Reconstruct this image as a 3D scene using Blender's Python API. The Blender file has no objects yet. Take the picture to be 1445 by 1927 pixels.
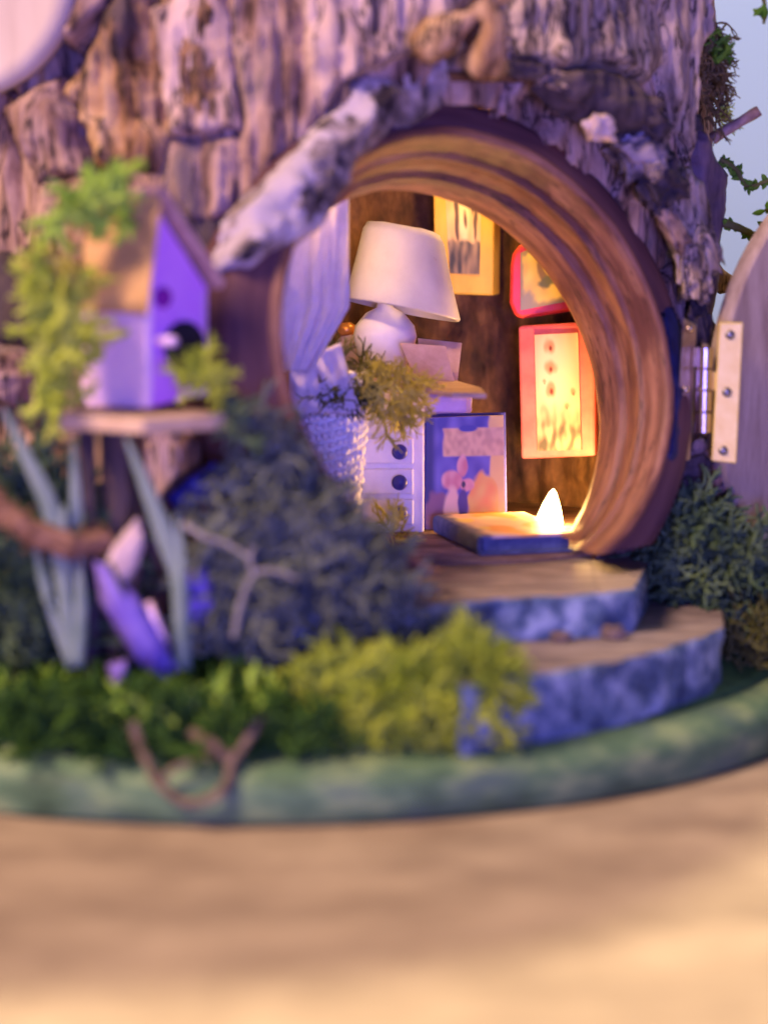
import bpy, math, random
from mathutils import Vector as V, Matrix, noise
sc = bpy.context.scene
S = 0.01                      # everything below is written in centimetres
rad = math.radians

# ------------------------------------------------------------------ camera
FPX, CW, CH = 4644.0, 722.5, 963.5
CAM = V((0, -36, 8.2)); PITCH = rad(8)
FWD = V((0, math.cos(PITCH), -math.sin(PITCH))); UP = V((0, math.sin(PITCH), math.cos(PITCH))); RT = V((1, 0, 0))
cd = bpy.data.cameras.new('camera'); cam = bpy.data.objects.new('camera', cd); sc.collection.objects.link(cam)
cam.location = CAM * S; cam.rotation_euler = (math.pi / 2 - PITCH, 0, 0)
cd.sensor_fit = 'VERTICAL'; cd.sensor_height = 24; cd.lens = FPX / 1927 * 24
cd.clip_start = 0.01; cd.clip_end = 50
cd.dof.use_dof = True; cd.dof.focus_distance = 40.2 * S; cd.dof.aperture_fstop = cd.lens * 0.1 / 0.88
sc.camera = cam

# ------------------------------------------------------------------ world and lamps
w = bpy.data.worlds.new('World'); sc.world = w; w.use_nodes = True
nt = w.node_tree; bg = nt.nodes['Background']
tc = nt.nodes.new('ShaderNodeTexCoord'); sp = nt.nodes.new('ShaderNodeSeparateXYZ'); rp = nt.nodes.new('ShaderNodeValToRGB')
mr = nt.nodes.new('ShaderNodeMapRange'); mr.inputs[1].default_value = -0.12; mr.inputs[2].default_value = 0.14
nt.links.new(tc.outputs['Generated'], sp.inputs[0]); nt.links.new(sp.outputs['Z'], mr.inputs[0]); nt.links.new(mr.outputs[0], rp.inputs[0])
rp.color_ramp.elements[0].color = (0.40, 0.42, 0.62, 1); rp.color_ramp.elements[1].color = (0.52, 0.54, 0.72, 1)
nt.links.new(rp.outputs[0], bg.inputs[0]); bg.inputs[1].default_value = 0.11

def lamp(name, kind, loc, target, energy, col, size=None):
    d = bpy.data.lights.new(name, kind); d.energy = energy; d.color = col
    o = bpy.data.objects.new(name, d); sc.collection.objects.link(o); o.location = V(loc) * S
    o.rotation_euler = (V(target) - V(loc)).to_track_quat('-Z', 'Y').to_euler()
    if kind == 'AREA': d.size = size * S
    return o, d
SUN_EL = rad(50)
so, sd = lamp('sun', 'SUN', (7, 60, 60 * math.tan(SUN_EL)), (0, 0, 0), 4.2, (1.0, 0.82, 0.52)); sd.angle = rad(4)
lamp('warm_key_light', 'AREA', (-72, -58, 88), (0, 2, 5), 24.0, (1.0, 0.66, 0.50), 40)  # added warm key lamp, placed left to bring out the bark relief
lamp('violet_lamp', 'AREA', (10, -95, 6), (0, 2, 5), 8.5, (0.17, 0.16, 1.0), 24)
lamp('wall_fill_light', 'AREA', (25, 38, 62), (22, 72, 14), 2.6, (0.95, 0.97, 1.0), 30)  # lamp added to brighten the backdrop wall
sc.view_settings.view_transform = 'Standard'; sc.view_settings.look = 'None'
sc.view_settings.exposure = 0; sc.view_settings.gamma = 1; sc.view_settings.use_curve_mapping = False

# ------------------------------------------------------------------ helpers
def ray(px, py): return (FWD + RT * ((px - CW) / FPX) + UP * ((CH - py) / FPX))
def P(px, py, Y):
    r = ray(px, py); return CAM + r * ((Y - CAM.y) / r.y)
def PZ(px, py, z):
    r = ray(px, py); return CAM + r * ((z - CAM.z) / r.z)
def fbm(p, o=4, H=0.9, l=2.1): return noise.fractal(p, H, l, o)
def lerp(a, b, t): return a + (b - a) * t
def sstep(a, b, x):
    t = max(0, min(1, (x - a) / (b - a))); return t * t * (3 - 2 * t)

def obj(name, verts, faces, m, parent=None, smooth=True, org=None, cols=None):
    o0 = V(org) if org is not None else (V(parent['_org']) if parent is not None and '_org' in parent else V((0, 0, 0)))
    me = bpy.data.meshes.new(name)
    me.from_pydata([((v[0] - o0[0]) * S, (v[1] - o0[1]) * S, (v[2] - o0[2]) * S) for v in verts], [], faces)
    if smooth: me.polygons.foreach_set('use_smooth', [True] * len(me.polygons))
    if cols:
        ca = me.color_attributes.new('print', 'FLOAT_COLOR', 'POINT')
        ca.data.foreach_set('color', [c for col in cols for c in (*col, 1.0)])
    me.materials.append(m); me.update()
    o = bpy.data.objects.new(name, me); sc.collection.objects.link(o)
    if parent is not None:
        o.parent = parent; o['_org'] = o0
    else:
        o.location = o0 * S; o['_org'] = o0
    return o
def thing(name, org, label, cat, group=None):
    o = bpy.data.objects.new(name, None); sc.collection.objects.link(o); o.location = V(org) * S; o['_org'] = V(org)
    o.empty_display_size = 0.01
    return tag(o, label, cat, group)
def tag(o, label, cat, group=None):
    o['label'] = label; o['category'] = cat
    if group: o['group'] = group
    return o

class MB:
    def __init__(s): s.v = []; s.f = []
    def add(s, vs, fs):
        b = len(s.v); s.v += [V(x) for x in vs]; s.f += [tuple(i + b for i in f) for f in fs]; return s
    def box(s, c, ax, ay, az):      # centre and three half-axis vectors
        c, ax, ay, az = V(c), V(ax), V(ay), V(az)
        vs = [c + ax * i + ay * j + az * k for k in (-1, 1) for j in (-1, 1) for i in (-1, 1)]
        return s.add(vs, [(0, 2, 3, 1), (4, 5, 7, 6), (0, 1, 5, 4), (2, 6, 7, 3), (0, 4, 6, 2), (1, 3, 7, 5)])
    def tube(s, pts, rr, n=6, cap=True, rough=0, seed=0):
        pts = [V(p) for p in pts]
        if not hasattr(rr, '__len__'): rr = [rr] * len(pts)
        b = len(s.v); t0 = None; u = None
        for i, p in enumerate(pts):
            t = (pts[min(i + 1, len(pts) - 1)] - pts[max(i - 1, 0)]).normalized()
            if u is None:
                u = t.orthogonal().normalized()
            else:
                u = (u - t * u.dot(t)); u = u.normalized() if u.length > 1e-6 else t.orthogonal().normalized()
            w_ = t.cross(u)
            for k in range(n):
                a = 2 * math.pi * k / n; d = u * math.cos(a) + w_ * math.sin(a)
                r = rr[i]
                if rough: r *= 1 + rough * fbm(p * 3 + d * 2 + V((seed, 0, 0)), 3)
                s.v.append(p + d * r)
        for i in range(len(pts) - 1):
            for k in range(n):
                a = b + i * n + k; c = b + i * n + (k + 1) % n
                s.f.append((a, c, c + n, a + n))
        if cap:
            s.f.append(tuple(b + k for k in reversed(range(n)))); e = b + (len(pts) - 1) * n; s.f.append(tuple(e + k for k in range(n)))
        return s
    def lathe(s, prof, c, axis=(0, 0, 1), n=40, u=None, close=False, warp=None, cap=True):
        axis = V(axis).normalized(); u = V(u).normalized() if u is not None else axis.orthogonal().normalized(); w_ = axis.cross(u); c = V(c)
        b = len(s.v)
        for i, (r, h) in enumerate(prof):
            for k in range(n):
                a = 2 * math.pi * k / n
                p = c + axis * h + (u * math.cos(a) + w_ * math.sin(a)) * r
                s.v.append(warp(p, a, i) if warp else p)
        m = len(prof)
        for i in range(m if close else m - 1):
            for k in range(n):
                a = b + i * n + k; c2 = b + i * n + (k + 1) % n; j = ((i + 1) % m - i) * n
                s.f.append((a, c2, c2 + j, a + j))
        if not close and cap:
            if prof[0][0] > 1e-6: s.f.append(tuple(b + k for k in reversed(range(n))))
            if prof[-1][0] > 1e-6: s.f.append(tuple(b + (m - 1) * n + k for k in range(n)))
        return s
    def build(s, name, m, parent=None, smooth=True, org=None): return obj(name, s.v, s.f, m, parent, smooth, org)

def spline(pts, k=6):
    pts = [V(p) for p in pts]; out = []
    for i in range(len(pts) - 1):
        p0, p1, p2, p3 = pts[max(i - 1, 0)], pts[i], pts[i + 1], pts[min(i + 2, len(pts) - 1)]
        for j in range(k):
            t = j / k
            out.append(0.5 * ((2 * p1) + (p2 - p0) * t + (2 * p0 - 5 * p1 + 4 * p2 - p3) * t * t + (3 * p1 - p0 - 3 * p2 + p3) * t ** 3))
    out.append(pts[-1]); return out
def bevel(o, wd, seg=2):
    b = o.modifiers.new('bevel', 'BEVEL'); b.width = wd * S; b.segments = seg; b.limit_method = 'ANGLE'; b.angle_limit = rad(40); return o
ico_cache = {}
def ico(sub):
    if sub in ico_cache: return ico_cache[sub]
    t = (1 + 5 ** .5) / 2
    vs = [V(p).normalized() for p in [(-1, t, 0), (1, t, 0), (-1, -t, 0), (1, -t, 0), (0, -1, t), (0, 1, t), (0, -1, -t), (0, 1, -t), (t, 0, -1), (t, 0, 1), (-t, 0, -1), (-t, 0, 1)]]
    fs = [(0, 11, 5), (0, 5, 1), (0, 1, 7), (0, 7, 10), (0, 10, 11), (1, 5, 9), (5, 11, 4), (11, 10, 2), (10, 7, 6), (7, 1, 8), (3, 9, 4), (3, 4, 2), (3, 2, 6), (3, 6, 8), (3, 8, 9), (4, 9, 5), (2, 4, 11), (6, 2, 10), (8, 6, 7), (9, 8, 1)]
    for _ in range(sub):
        mid = {}; nf = []
        def m(a, b):
            k = (min(a, b), max(a, b))
            if k not in mid: vs.append((vs[a] + vs[b]).normalized()); mid[k] = len(vs) - 1
            return mid[k]
        for a, b, c in fs:
            x, y, z = m(a, b), m(b, c), m(c, a); nf += [(a, x, z), (b, y, x), (c, z, y), (x, y, z)]
        fs = nf
    ico_cache[sub] = (vs, fs); return ico_cache[sub]
def chunk(name, c, ax, ay, az, m, parent=None, seed=0, sub=4, box=0.55, amp=0.28, freq=1.2, fib=0.0, org=None):
    """lumpy piece of bark or stone: three half-axis vectors, box 0 = round .. 1 = blocky"""
    vs, fs = ico(sub); c, ax, ay, az = V(c), V(ax), V(ay), V(az); out = []; s = V((seed * 7.3, seed * 1.7, -seed * 3.1))
    for d in vs:
        e = 1 - box * 0.75
        q = V([math.copysign(abs(x) ** e, x) for x in d])
        h = 1 + amp * fbm(d * freq * 1.5 + s, 5)
        if fib: h += fib * (noise.noise(V((d.x * 7, d.y * 7, d.z * 0.9)) + s) + 0.6 * noise.noise(V((d.x * 17, d.y * 17, d.z * 1.6)) + s))
        q *= h; out.append(c + ax * q.x + ay * q.y + az * q.z)
    return obj(name, out, fs, m, parent, True, org)

# ------------------------------------------------------------------ materials
def _nodes(name):
    m = bpy.data.materials.new(name); m.use_nodes = True; return m, m.node_tree, m.node_tree.nodes['Principled BSDF']
def ramp(t, stops):
    r = t.nodes.new('ShaderNodeValToRGB'); el = r.color_ramp.elements
    while len(el) < len(stops): el.new(0.5)
    for e, (p, c) in zip(el, stops): e.position = p; e.color = (*c, 1)
    return r
def mat(name, stops, scale=(3, 3, 3), detail=6, rough=0.8, bump=0.4, bscale=None, bd=0.03, spec=0.3, metal=0, warp=0.0,
        patch=None, sss=0, transl=0, nr=0.6, attr=None, cracks=None):
    m, t, b = _nodes(name); L = t.links.new
    tc = t.nodes.new('ShaderNodeTexCoord')
    if attr: at = t.nodes.new('ShaderNodeAttribute'); at.attribute_name = attr
    def nz(sv, det):
        mp = t.nodes.new('ShaderNodeMapping'); mp.inputs['Scale'].default_value = sv if attr else [x / S for x in sv]; L(at.outputs['Vector'] if attr else tc.outputs['Object'], mp.inputs[0])
        n = t.nodes.new('ShaderNodeTexNoise'); n.inputs['Scale'].default_value = 1; n.inputs['Detail'].default_value = det
        n.inputs['Roughness'].default_value = nr; n.inputs['Distortion'].default_value = warp; L(mp.outputs[0], n.inputs['Vector']); return n.outputs['Fac']
    r = ramp(t, stops); L(nz(scale, detail), r.inputs[0]); col = r.outputs[0]
    if patch:     # (colour, scale, low, high): a second coat in patches
        pc, ps, lo, hi = patch
        q = ramp(t, [(lo, (0, 0, 0)), (hi, (1, 1, 1))]); L(nz(ps, 5), q.inputs[0])
        mx = t.nodes.new('ShaderNodeMix'); mx.data_type = 'RGBA'; L(q.outputs[0], mx.inputs[0]); L(col, mx.inputs[6]); mx.inputs[7].default_value = (*pc, 1); col = mx.outputs[2]
    if cracks:    # (colour, scale, half width): thin dark splits along the grain
        pc, ps, hw = cracks; q = ramp(t, [(0.5 - hw, (0, 0, 0)), (0.5, (1, 1, 1)), (0.5 + hw, (0, 0, 0))]); L(nz(ps, 4), q.inputs[0])
        mx = t.nodes.new('ShaderNodeMix'); mx.data_type = 'RGBA'; L(q.outputs[0], mx.inputs[0]); L(col, mx.inputs[6]); mx.inputs[7].default_value = (*pc, 1); col = mx.outputs[2]
    L(col, b.inputs['Base Color'])
    b.inputs['Roughness'].default_value = rough; b.inputs['Specular IOR Level'].default_value = spec; b.inputs['Metallic'].default_value = metal
    if bump:
        bp = t.nodes.new('ShaderNodeBump'); bp.inputs['Strength'].default_value = bump; bp.inputs['Distance'].default_value = bd * S
        L(nz(bscale or scale, 8), bp.inputs['Height']); L(bp.outputs[0], b.inputs['Normal'])
    if sss:
        b.inputs['Subsurface Weight'].default_value = sss; b.inputs['Subsurface Radius'].default_value = (0.002, 0.0015, 0.001); b.inputs['Subsurface Scale'].default_value = 1
    if transl:
        out = t.nodes['Material Output']; tr = t.nodes.new('ShaderNodeBsdfTranslucent'); L(col, tr.inputs[0])
        ms = t.nodes.new('ShaderNodeMixShader'); ms.inputs[0].default_value = transl; L(b.outputs[0], ms.inputs[1]); L(tr.outputs[0], ms.inputs[2]); L(ms.outputs[0], out.inputs[0])
    return m
def two(name, a, b_, **k): return mat(name, [(0.35, a), (0.65, b_)], **k)
M = {}
CR = dict(rough=0.9, spec=0.2, bump=1.0, bd=0.07)
M['bark'] = mat('bark', [(0.32, (0.05, 0.026, 0.02)), (0.42, (0.24, 0.14, 0.105)), (0.54, (0.46, 0.30, 0.23)), (0.68, (0.62, 0.43, 0.33))], scale=(3.0, 3.0, 0.55), bscale=(7, 7, 1.2),
                patch=((0.22, 0.16, 0.14), (0.9, 0.9, 0.45), 0.54, 0.66), cracks=((0.03, 0.018, 0.018), (2.0, 2.0, 0.20), 0.026), **CR)
M['bark_pale'] = mat('bark_pale', [(0.30, (0.14, 0.08, 0.065)), (0.42, (0.46, 0.31, 0.26)), (0.64, (0.72, 0.53, 0.45))], scale=(2.4, 2.4, 0.4), bscale=(6, 6, 0.9),
                patch=((0.17, 0.12, 0.11), (0.8, 0.8, 0.4), 0.54, 0.64), cracks=((0.02, 0.012, 0.014), (1.6, 1.6, 0.16), 0.022), **CR)
M['bark_tan'] = mat('bark_tan', [(0.32, (0.07, 0.032, 0.015)), (0.45, (0.34, 0.185, 0.09)), (0.66, (0.64, 0.42, 0.23))], scale=(2.4, 2.4, 0.7), bscale=(6, 6, 1.3),
                patch=((0.13, 0.09, 0.08), (1.0, 1.0, 0.6), 0.52, 0.60), cracks=((0.02, 0.012, 0.010), (1.8, 1.8, 0.25), 0.035), **CR)
M['bark_grey'] = mat('bark_grey', [(0.31, (0.04, 0.028, 0.024)), (0.43, (0.26, 0.185, 0.135)), (0.62, (0.58, 0.44, 0.34))], scale=(4.5, 4.5, 0.6), bscale=(9, 9, 1.1),
                cracks=((0.015, 0.010, 0.012), (3.2, 3.2, 0.3), 0.035), **CR)
M['bark_dark'] = mat('bark_dark', [(0.3, (0.02, 0.014, 0.018)), (0.7, (0.12, 0.085, 0.09))], scale=(4, 4, 1.2), rough=0.85, bump=0.9, bd=0.05)
M['bark_lichen'] = mat('bark_lichen', [(0.36, (0.03, 0.022, 0.028)), (0.46, (0.16, 0.125, 0.125)), (0.60, (0.40, 0.32, 0.33))], scale=(2.0, 2.0, 2.0), rough=0.95, spec=0.1, bump=0.4, bscale=(6, 6, 6), bd=0.04,
                       patch=((0.52, 0.44, 0.48), (0.8, 0.8, 0.8), 0.515, 0.545))
M['bark_plum'] = mat('bark_plum', [(0.3, (0.05, 0.03, 0.055)), (0.7, (0.20, 0.13, 0.18))], scale=(5, 5, 1.0), rough=0.6, bump=0.5, bd=0.03)
M['wall_in'] = mat('inner_bark', [(0.30, (0.018, 0.008, 0.004)), (0.50, (0.09, 0.04, 0.017)), (0.72, (0.24, 0.12, 0.05))], scale=(3, 3, 1.1), rough=0.75, bump=1.0, bscale=(6, 6, 2.5), bd=0.08)
M['frame'] = mat('turned_wood', [(0.26, (0.09, 0.034, 0.026)), (0.48, (0.20, 0.085, 0.06)), (0.74, (0.37, 0.185, 0.125))], scale=(1.0, 1.0, 1.4), rough=0.55, bump=0.6, bscale=(2.2, 2.2, 1.6), bd=0.04, spec=0.35, attr='grain',
                 patch=((0.12, 0.045, 0.04), (0.35, 0.35, 1.4), 0.52, 0.64), cracks=((0.05, 0.02, 0.018), (0.55, 0.55, 0.5), 0.012))
M['band'] = mat('plum_stained_wood', [(0.30, (0.085, 0.035, 0.045)), (0.52, (0.125, 0.055, 0.06)), (0.72, (0.18, 0.085, 0.085))], scale=(1.0, 1.0, 1.2), rough=0.7, bump=0.4, bscale=(2.5, 2.5, 1.6), bd=0.03, spec=0.25, attr='grain')
M['floor_in'] = two('floor_boards', (0.15, 0.085, 0.05), (0.36, 0.23, 0.15), scale=(1.2, 4, 4), bump=0.4)
M['door'] = mat('door_wood', [(0.3, (0.27, 0.19, 0.14)), (0.5, (0.38, 0.285, 0.22)), (0.7, (0.48, 0.37, 0.29))], scale=(5, 5, 0.8), rough=0.65, bump=0.25, bd=0.02)
M['disc'] = mat('disc_wood', [(0.3, (0.50, 0.40, 0.34)), (0.7, (0.60, 0.50, 0.44))], scale=(4, 4, 0.6), rough=0.6, bump=0.15, bd=0.02)
M['steel'] = mat('dull_hinge_metal', [(0.3, (0.32, 0.22, 0.19)), (0.7, (0.55, 0.42, 0.37))], scale=(4, 4, 4), rough=0.38, bump=0.1, metal=0.85)
M['chrome'] = mat('hinge_barrel_metal', [(0.3, (0.55, 0.42, 0.36)), (0.7, (0.72, 0.60, 0.52))], scale=(4, 4, 4), rough=0.22, bump=0.05, metal=1)
M['brass'] = mat('brass', [(0.3, (0.80, 0.58, 0.12)), (0.7, (0.90, 0.70, 0.20))], scale=(5, 5, 5), rough=0.45, bump=0.2, metal=0.25, spec=0.6)
M['nail'] = mat('nail_metal', [(0.3, (0.16, 0.15, 0.18)), (0.7, (0.35, 0.33, 0.36))], scale=(9, 9, 9), rough=0.4, metal=0.9, bump=0.1)
M['navy'] = mat('navy_shade', [(0.3, (0.008, 0.010, 0.05)), (0.7, (0.02, 0.025, 0.12))], scale=(5, 5, 5), rough=0.5, bump=0.3)  # blue shadow by the hinge, put into the colour
M['step_top'] = mat('step_slate', [(0.28, (0.13, 0.10, 0.10)), (0.5, (0.30, 0.24, 0.22)), (0.72, (0.48, 0.40, 0.36))], scale=(0.9, 3.5, 5), rough=0.8, bump=0.6, bscale=(2, 6, 8), bd=0.05, patch=((0.16, 0.13, 0.14), (0.7, 1.4, 2), 0.5, 0.68))
M['step_side'] = mat('blue_lit_slate', [(0.30, (0.03, 0.045, 0.09)), (0.48, (0.11, 0.17, 0.26)), (0.66, (0.38, 0.46, 0.58))], scale=(2.8, 2.8, 2.8), rough=0.9, bump=0.9, bscale=(5, 5, 5), bd=0.06)  # violet light on the step faces is put into this blue
M['base'] = mat('green_paint', [(0.28, (0.035, 0.075, 0.035)), (0.48, (0.115, 0.215, 0.10)), (0.66, (0.30, 0.40, 0.17))], scale=(0.9, 0.9, 2.5), rough=0.6, bump=0.4, bscale=(4, 4, 4), bd=0.03, patch=((0.10, 0.17, 0.12), (0.6, 0.6, 1.4), 0.50, 0.66))
M['base_top'] = mat('green_ground_paint', [(0.3, (0.02, 0.07, 0.025)), (0.7, (0.07, 0.17, 0.05))], scale=(2, 2, 2), rough=0.7, bump=0.5)
M['wallpaint'] = mat('pale_blue_wall_paint', [(0.3, (0.42, 0.56, 0.72)), (0.7, (0.46, 0.60, 0.75))], scale=(.05, .05, .05), rough=0.9, bump=0)
M['table'] = mat('table_wood', [(0.32, (0.30, 0.225, 0.155)), (0.5, (0.41, 0.315, 0.215)), (0.68, (0.52, 0.41, 0.28))], scale=(0.55, 0.8, 1), rough=0.75, bump=0.3, bscale=(3, 3, 3), bd=0.02, spec=0.2)
def lichen_mat(n, a, b_, **k): return mat(n, [(0.3, a), (0.7, b_)], scale=(1.3, 1.3, 1.3), rough=0.85, bump=0.3, transl=0.25, spec=0.15, **k)
M['moss_grey'] = lichen_mat('grey_lichen', (0.09, 0.115, 0.085), (0.30, 0.34, 0.25))
M['moss_pale'] = lichen_mat('pale_lichen', (0.26, 0.26, 0.23), (0.46, 0.44, 0.40))
M['moss_dark'] = lichen_mat('dark_green_lichen', (0.035, 0.085, 0.045), (0.20, 0.29, 0.14))
M['moss_lime'] = lichen_mat('lime_lichen', (0.26, 0.38, 0.025), (0.74, 0.82, 0.11))
M['moss_yellow'] = lichen_mat('yellow_lichen', (0.42, 0.38, 0.04), (0.85, 0.78, 0.16))
M['moss_green'] = lichen_mat('forest_moss', (0.012, 0.055, 0.012), (0.10, 0.22, 0.03))
M['moss_bright'] = lichen_mat('fresh_moss', (0.20, 0.42, 0.03), (0.56, 0.78, 0.12))
M['moss_neon'] = lichen_mat('dyed_lime_moss', (0.42, 0.55, 0.04), (0.78, 0.84, 0.14))
M['moss_olive'] = lichen_mat('olive_moss', (0.06, 0.07, 0.015), (0.26, 0.25, 0.08))
M['moss_brown'] = lichen_mat('dry_moss', (0.12, 0.08, 0.03), (0.38, 0.28, 0.11))
M['leaf'] = lichen_mat('leaf_green', (0.05, 0.17, 0.015), (0.22, 0.42, 0.05))
M['grass'] = lichen_mat('pale_grass', (0.18, 0.28, 0.20), (0.42, 0.52, 0.44))
M['white'] = mat('white_paint', [(0.3, (0.74, 0.72, 0.70)), (0.7, (0.84, 0.82, 0.80))], scale=(3, 3, 3), rough=0.55, bump=0.15, bd=0.02)
M['shade'] = mat('lampshade_paper', [(0.3, (0.62, 0.60, 0.57)), (0.7, (0.74, 0.72, 0.69))], scale=(1.5, 1.5, 1.5), rough=0.75, bump=0.5, bscale=(9, 9, 9), bd=0.015, transl=0.2, patch=((0.25, 0.2, 0.18), (5, 5, 3), 0.72, 0.76))
M['curtain'] = mat('curtain_lace', [(0.3, (0.76, 0.70, 0.74)), (0.7, (0.86, 0.80, 0.84))], scale=(6, 6, 6), rough=0.8, bump=0.5, bscale=(14, 14, 14), bd=0.02, transl=0.35)
M['mauve'] = two('mauve_clay', (0.28, 0.20, 0.22), (0.44, 0.34, 0.36), rough=0.6)
M['amber'] = mat('copper_stopper', [(0.3, (0.45, 0.16, 0.03)), (0.7, (0.75, 0.36, 0.08))], scale=(5, 5, 5), rough=0.3, metal=0.4, bump=0.3)
M['card'] = two('tan_card', (0.60, 0.40, 0.26), (0.72, 0.52, 0.36), scale=(4, 4, 4), bump=0.2)
M['plank'] = two('pink_plank', (0.44, 0.29, 0.25), (0.62, 0.45, 0.39), scale=(1, 4, 4), bump=0.4)
M['lilac'] = two('lilac_fabric', (0.62, 0.50, 0.72), (0.74, 0.62, 0.82), scale=(3, 3, 3), rough=0.8, bump=0.3)
M['knob'] = two('dark_blue_knob', (0.03, 0.03, 0.16), (0.05, 0.05, 0.26), rough=0.4, bump=0)
M['yellow'] = mat('yellow_paint', [(0.3, (0.62, 0.36, 0.04)), (0.7, (0.80, 0.52, 0.07))], scale=(2, 2, 1), rough=0.5, bump=0.3, bd=0.02)
M['red'] = two('red_paint', (0.62, 0.04, 0.03), (0.75, 0.07, 0.05), rough=0.4, bump=0.3)
M['pink'] = two('coral_paint', (0.72, 0.12, 0.12), (0.82, 0.18, 0.17), scale=(2, 2, 2), rough=0.5, bump=0.25)
M['blue'] = two('blue_cloth', (0.035, 0.035, 0.20), (0.06, 0.06, 0.32), scale=(4, 4, 2), rough=0.6, bump=0.3)
M['paper'] = two('page_paper', (0.42, 0.30, 0.20), (0.60, 0.46, 0.32), scale=(2, 2, 20), rough=0.8, bump=0.5)
M['slate_blue'] = two('slate_blue_cloth', (0.07, 0.09, 0.17), (0.16, 0.19, 0.30), scale=(3, 3, 3), bump=0.3)
M['wood_tan'] = mat('tan_wood', [(0.3, (0.56, 0.32, 0.11)), (0.7, (0.74, 0.46, 0.19))], scale=(1.5, 1.5, 5), rough=0.65, bump=0.3)
M['wood_pale'] = mat('pale_plank', [(0.3, (0.58, 0.40, 0.24)), (0.7, (0.74, 0.55, 0.35))], scale=(1, 4, 4), rough=0.65, bump=0.3)
M['wood_pink'] = two('rosy_wood', (0.42, 0.24, 0.22), (0.58, 0.36, 0.33), scale=(2, 2, 5), bump=0.3)
M['house_lilac_lit'] = mat('lilac_lit_paint', [(0.3, (0.86, 0.58, 0.86)), (0.7, (0.92, 0.68, 0.90))], scale=(1.5, 1.5, 1.5), rough=0.5, bump=0.2)  # white house paint with the violet light put into its colour
M['house_violet_lit'] = mat('violet_lit_paint', [(0.3, (0.58, 0.20, 0.86)), (0.7, (0.70, 0.30, 0.90))], scale=(1.5, 1.5, 1.5), rough=0.5, bump=0.2, patch=((0.66, 0.05, 0.72), (0.7, 0.7, 0.7), 0.55, 0.68))  # violet light on the white gable front, put into the colour
M['hole'] = two('black_hollow', (0.01, 0.008, 0.015), (0.02, 0.015, 0.03), bump=0.2)
M['magenta'] = two('magenta_paint', (0.22, 0.01, 0.30), (0.30, 0.02, 0.38), bump=0.1)
M['petal'] = mat('violet_petal', [(0.3, (0.20, 0.12, 0.62)), (0.7, (0.42, 0.30, 0.82))], scale=(2, 2, 2), rough=0.5, bump=0.2, transl=0.3)
M['petal_blue'] = mat('blue_petal', [(0.3, (0.03, 0.03, 0.34)), (0.7, (0.09, 0.10, 0.62))], scale=(2, 2, 2), rough=0.5, bump=0.2, transl=0.2)
M['twine'] = two('brown_twine', (0.16, 0.075, 0.035), (0.36, 0.20, 0.11), scale=(6, 6, 6), bump=0.8)
M['vine'] = two('vine_bark', (0.10, 0.065, 0.04), (0.27, 0.20, 0.13), scale=(4, 4, 4), bump=0.5)
M['twig'] = two('twig_bark', (0.20, 0.12, 0.10), (0.42, 0.29, 0.25), scale=(4, 4, 4), bump=0.5)
M['pebble'] = two('pebble_brown', (0.09, 0.06, 0.05), (0.26, 0.19, 0.15), scale=(5, 5, 5), bump=0.5)
M['pebble_pale'] = two('pebble_rose', (0.50, 0.36, 0.34), (0.72, 0.56, 0.52), scale=(5, 5, 5), bump=0.5)
M['wire'] = two('copper_wire', (0.5, 0.3, 0.1), (0.7, 0.45, 0.2), rough=0.3, metal=1, bump=0)
def printed(name):
    m, t, b = _nodes(name); a = t.nodes.new('ShaderNodeVertexColor'); a.layer_name = 'print'; t.links.new(a.outputs[0], b.inputs['Base Color']); b.inputs['Roughness'].default_value = 0.5; return m
M['print'] = printed('printed_paper')
def emit(name, col, s):
    m, t, b = _nodes(name); b.inputs['Emission Color'].default_value = (*col, 1); b.inputs['Emission Strength'].default_value = s; b.inputs['Base Color'].default_value = (*col, 1); return m
M['led'] = emit('lit_led', (1.0, 0.72, 0.25), 28)

# ------------------------------------------------------------------ setting
mb = MB(); mb.box((0, 8, -1), (70, 0, 0), (0, 42, 0), (0, 0, 1)); tb = mb.build('tabletop', M['table'], smooth=False); bevel(tb, 0.3); tb['kind'] = 'structure'

mb = MB(); mb.box((0, 74, 12), (140, 0, 0), (0, 1.5, 0), (0, 0, 40)); wl = mb.build('wall', M['wallpaint'], smooth=False); wl['kind'] = 'structure'
# ------------------------------------------------------------------ base disc
BC = V((-1.8, 2.8, 0)); BR = 8.8; BT = 0.77
base = thing('base_disc', BC, 'round green painted wooden disc under the tree stump house', 'base')
def bw(p, a, i): 
    n = fbm(V((math.cos(a) * 3, math.sin(a) * 3, i * 0.15)), 3) * 0.05
    return p + V((math.cos(a) * n, math.sin(a) * n, n * 0.3))
mb = MB(); mb.lathe([(8.70, 0.0), (8.82, 0.04), (8.86, 0.10), (8.83, 0.46), (8.76, 0.60), (8.55, 0.71), (8.15, BT), (0.01, BT)], BC, n=240, u=(1, 0, 0), warp=bw); mb.build('rim', M['base'], base)
mb = MB(); mb.lathe([(8.15, BT + 0.004), (7.9, BT + 0.06), (7.3, BT + 0.28), (6.2, BT + 0.4), (0.01, BT + 0.4)], BC, n=120, u=(1, 0, 0), warp=bw); mb.build('painted_ground', M['base_top'], base)

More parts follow.
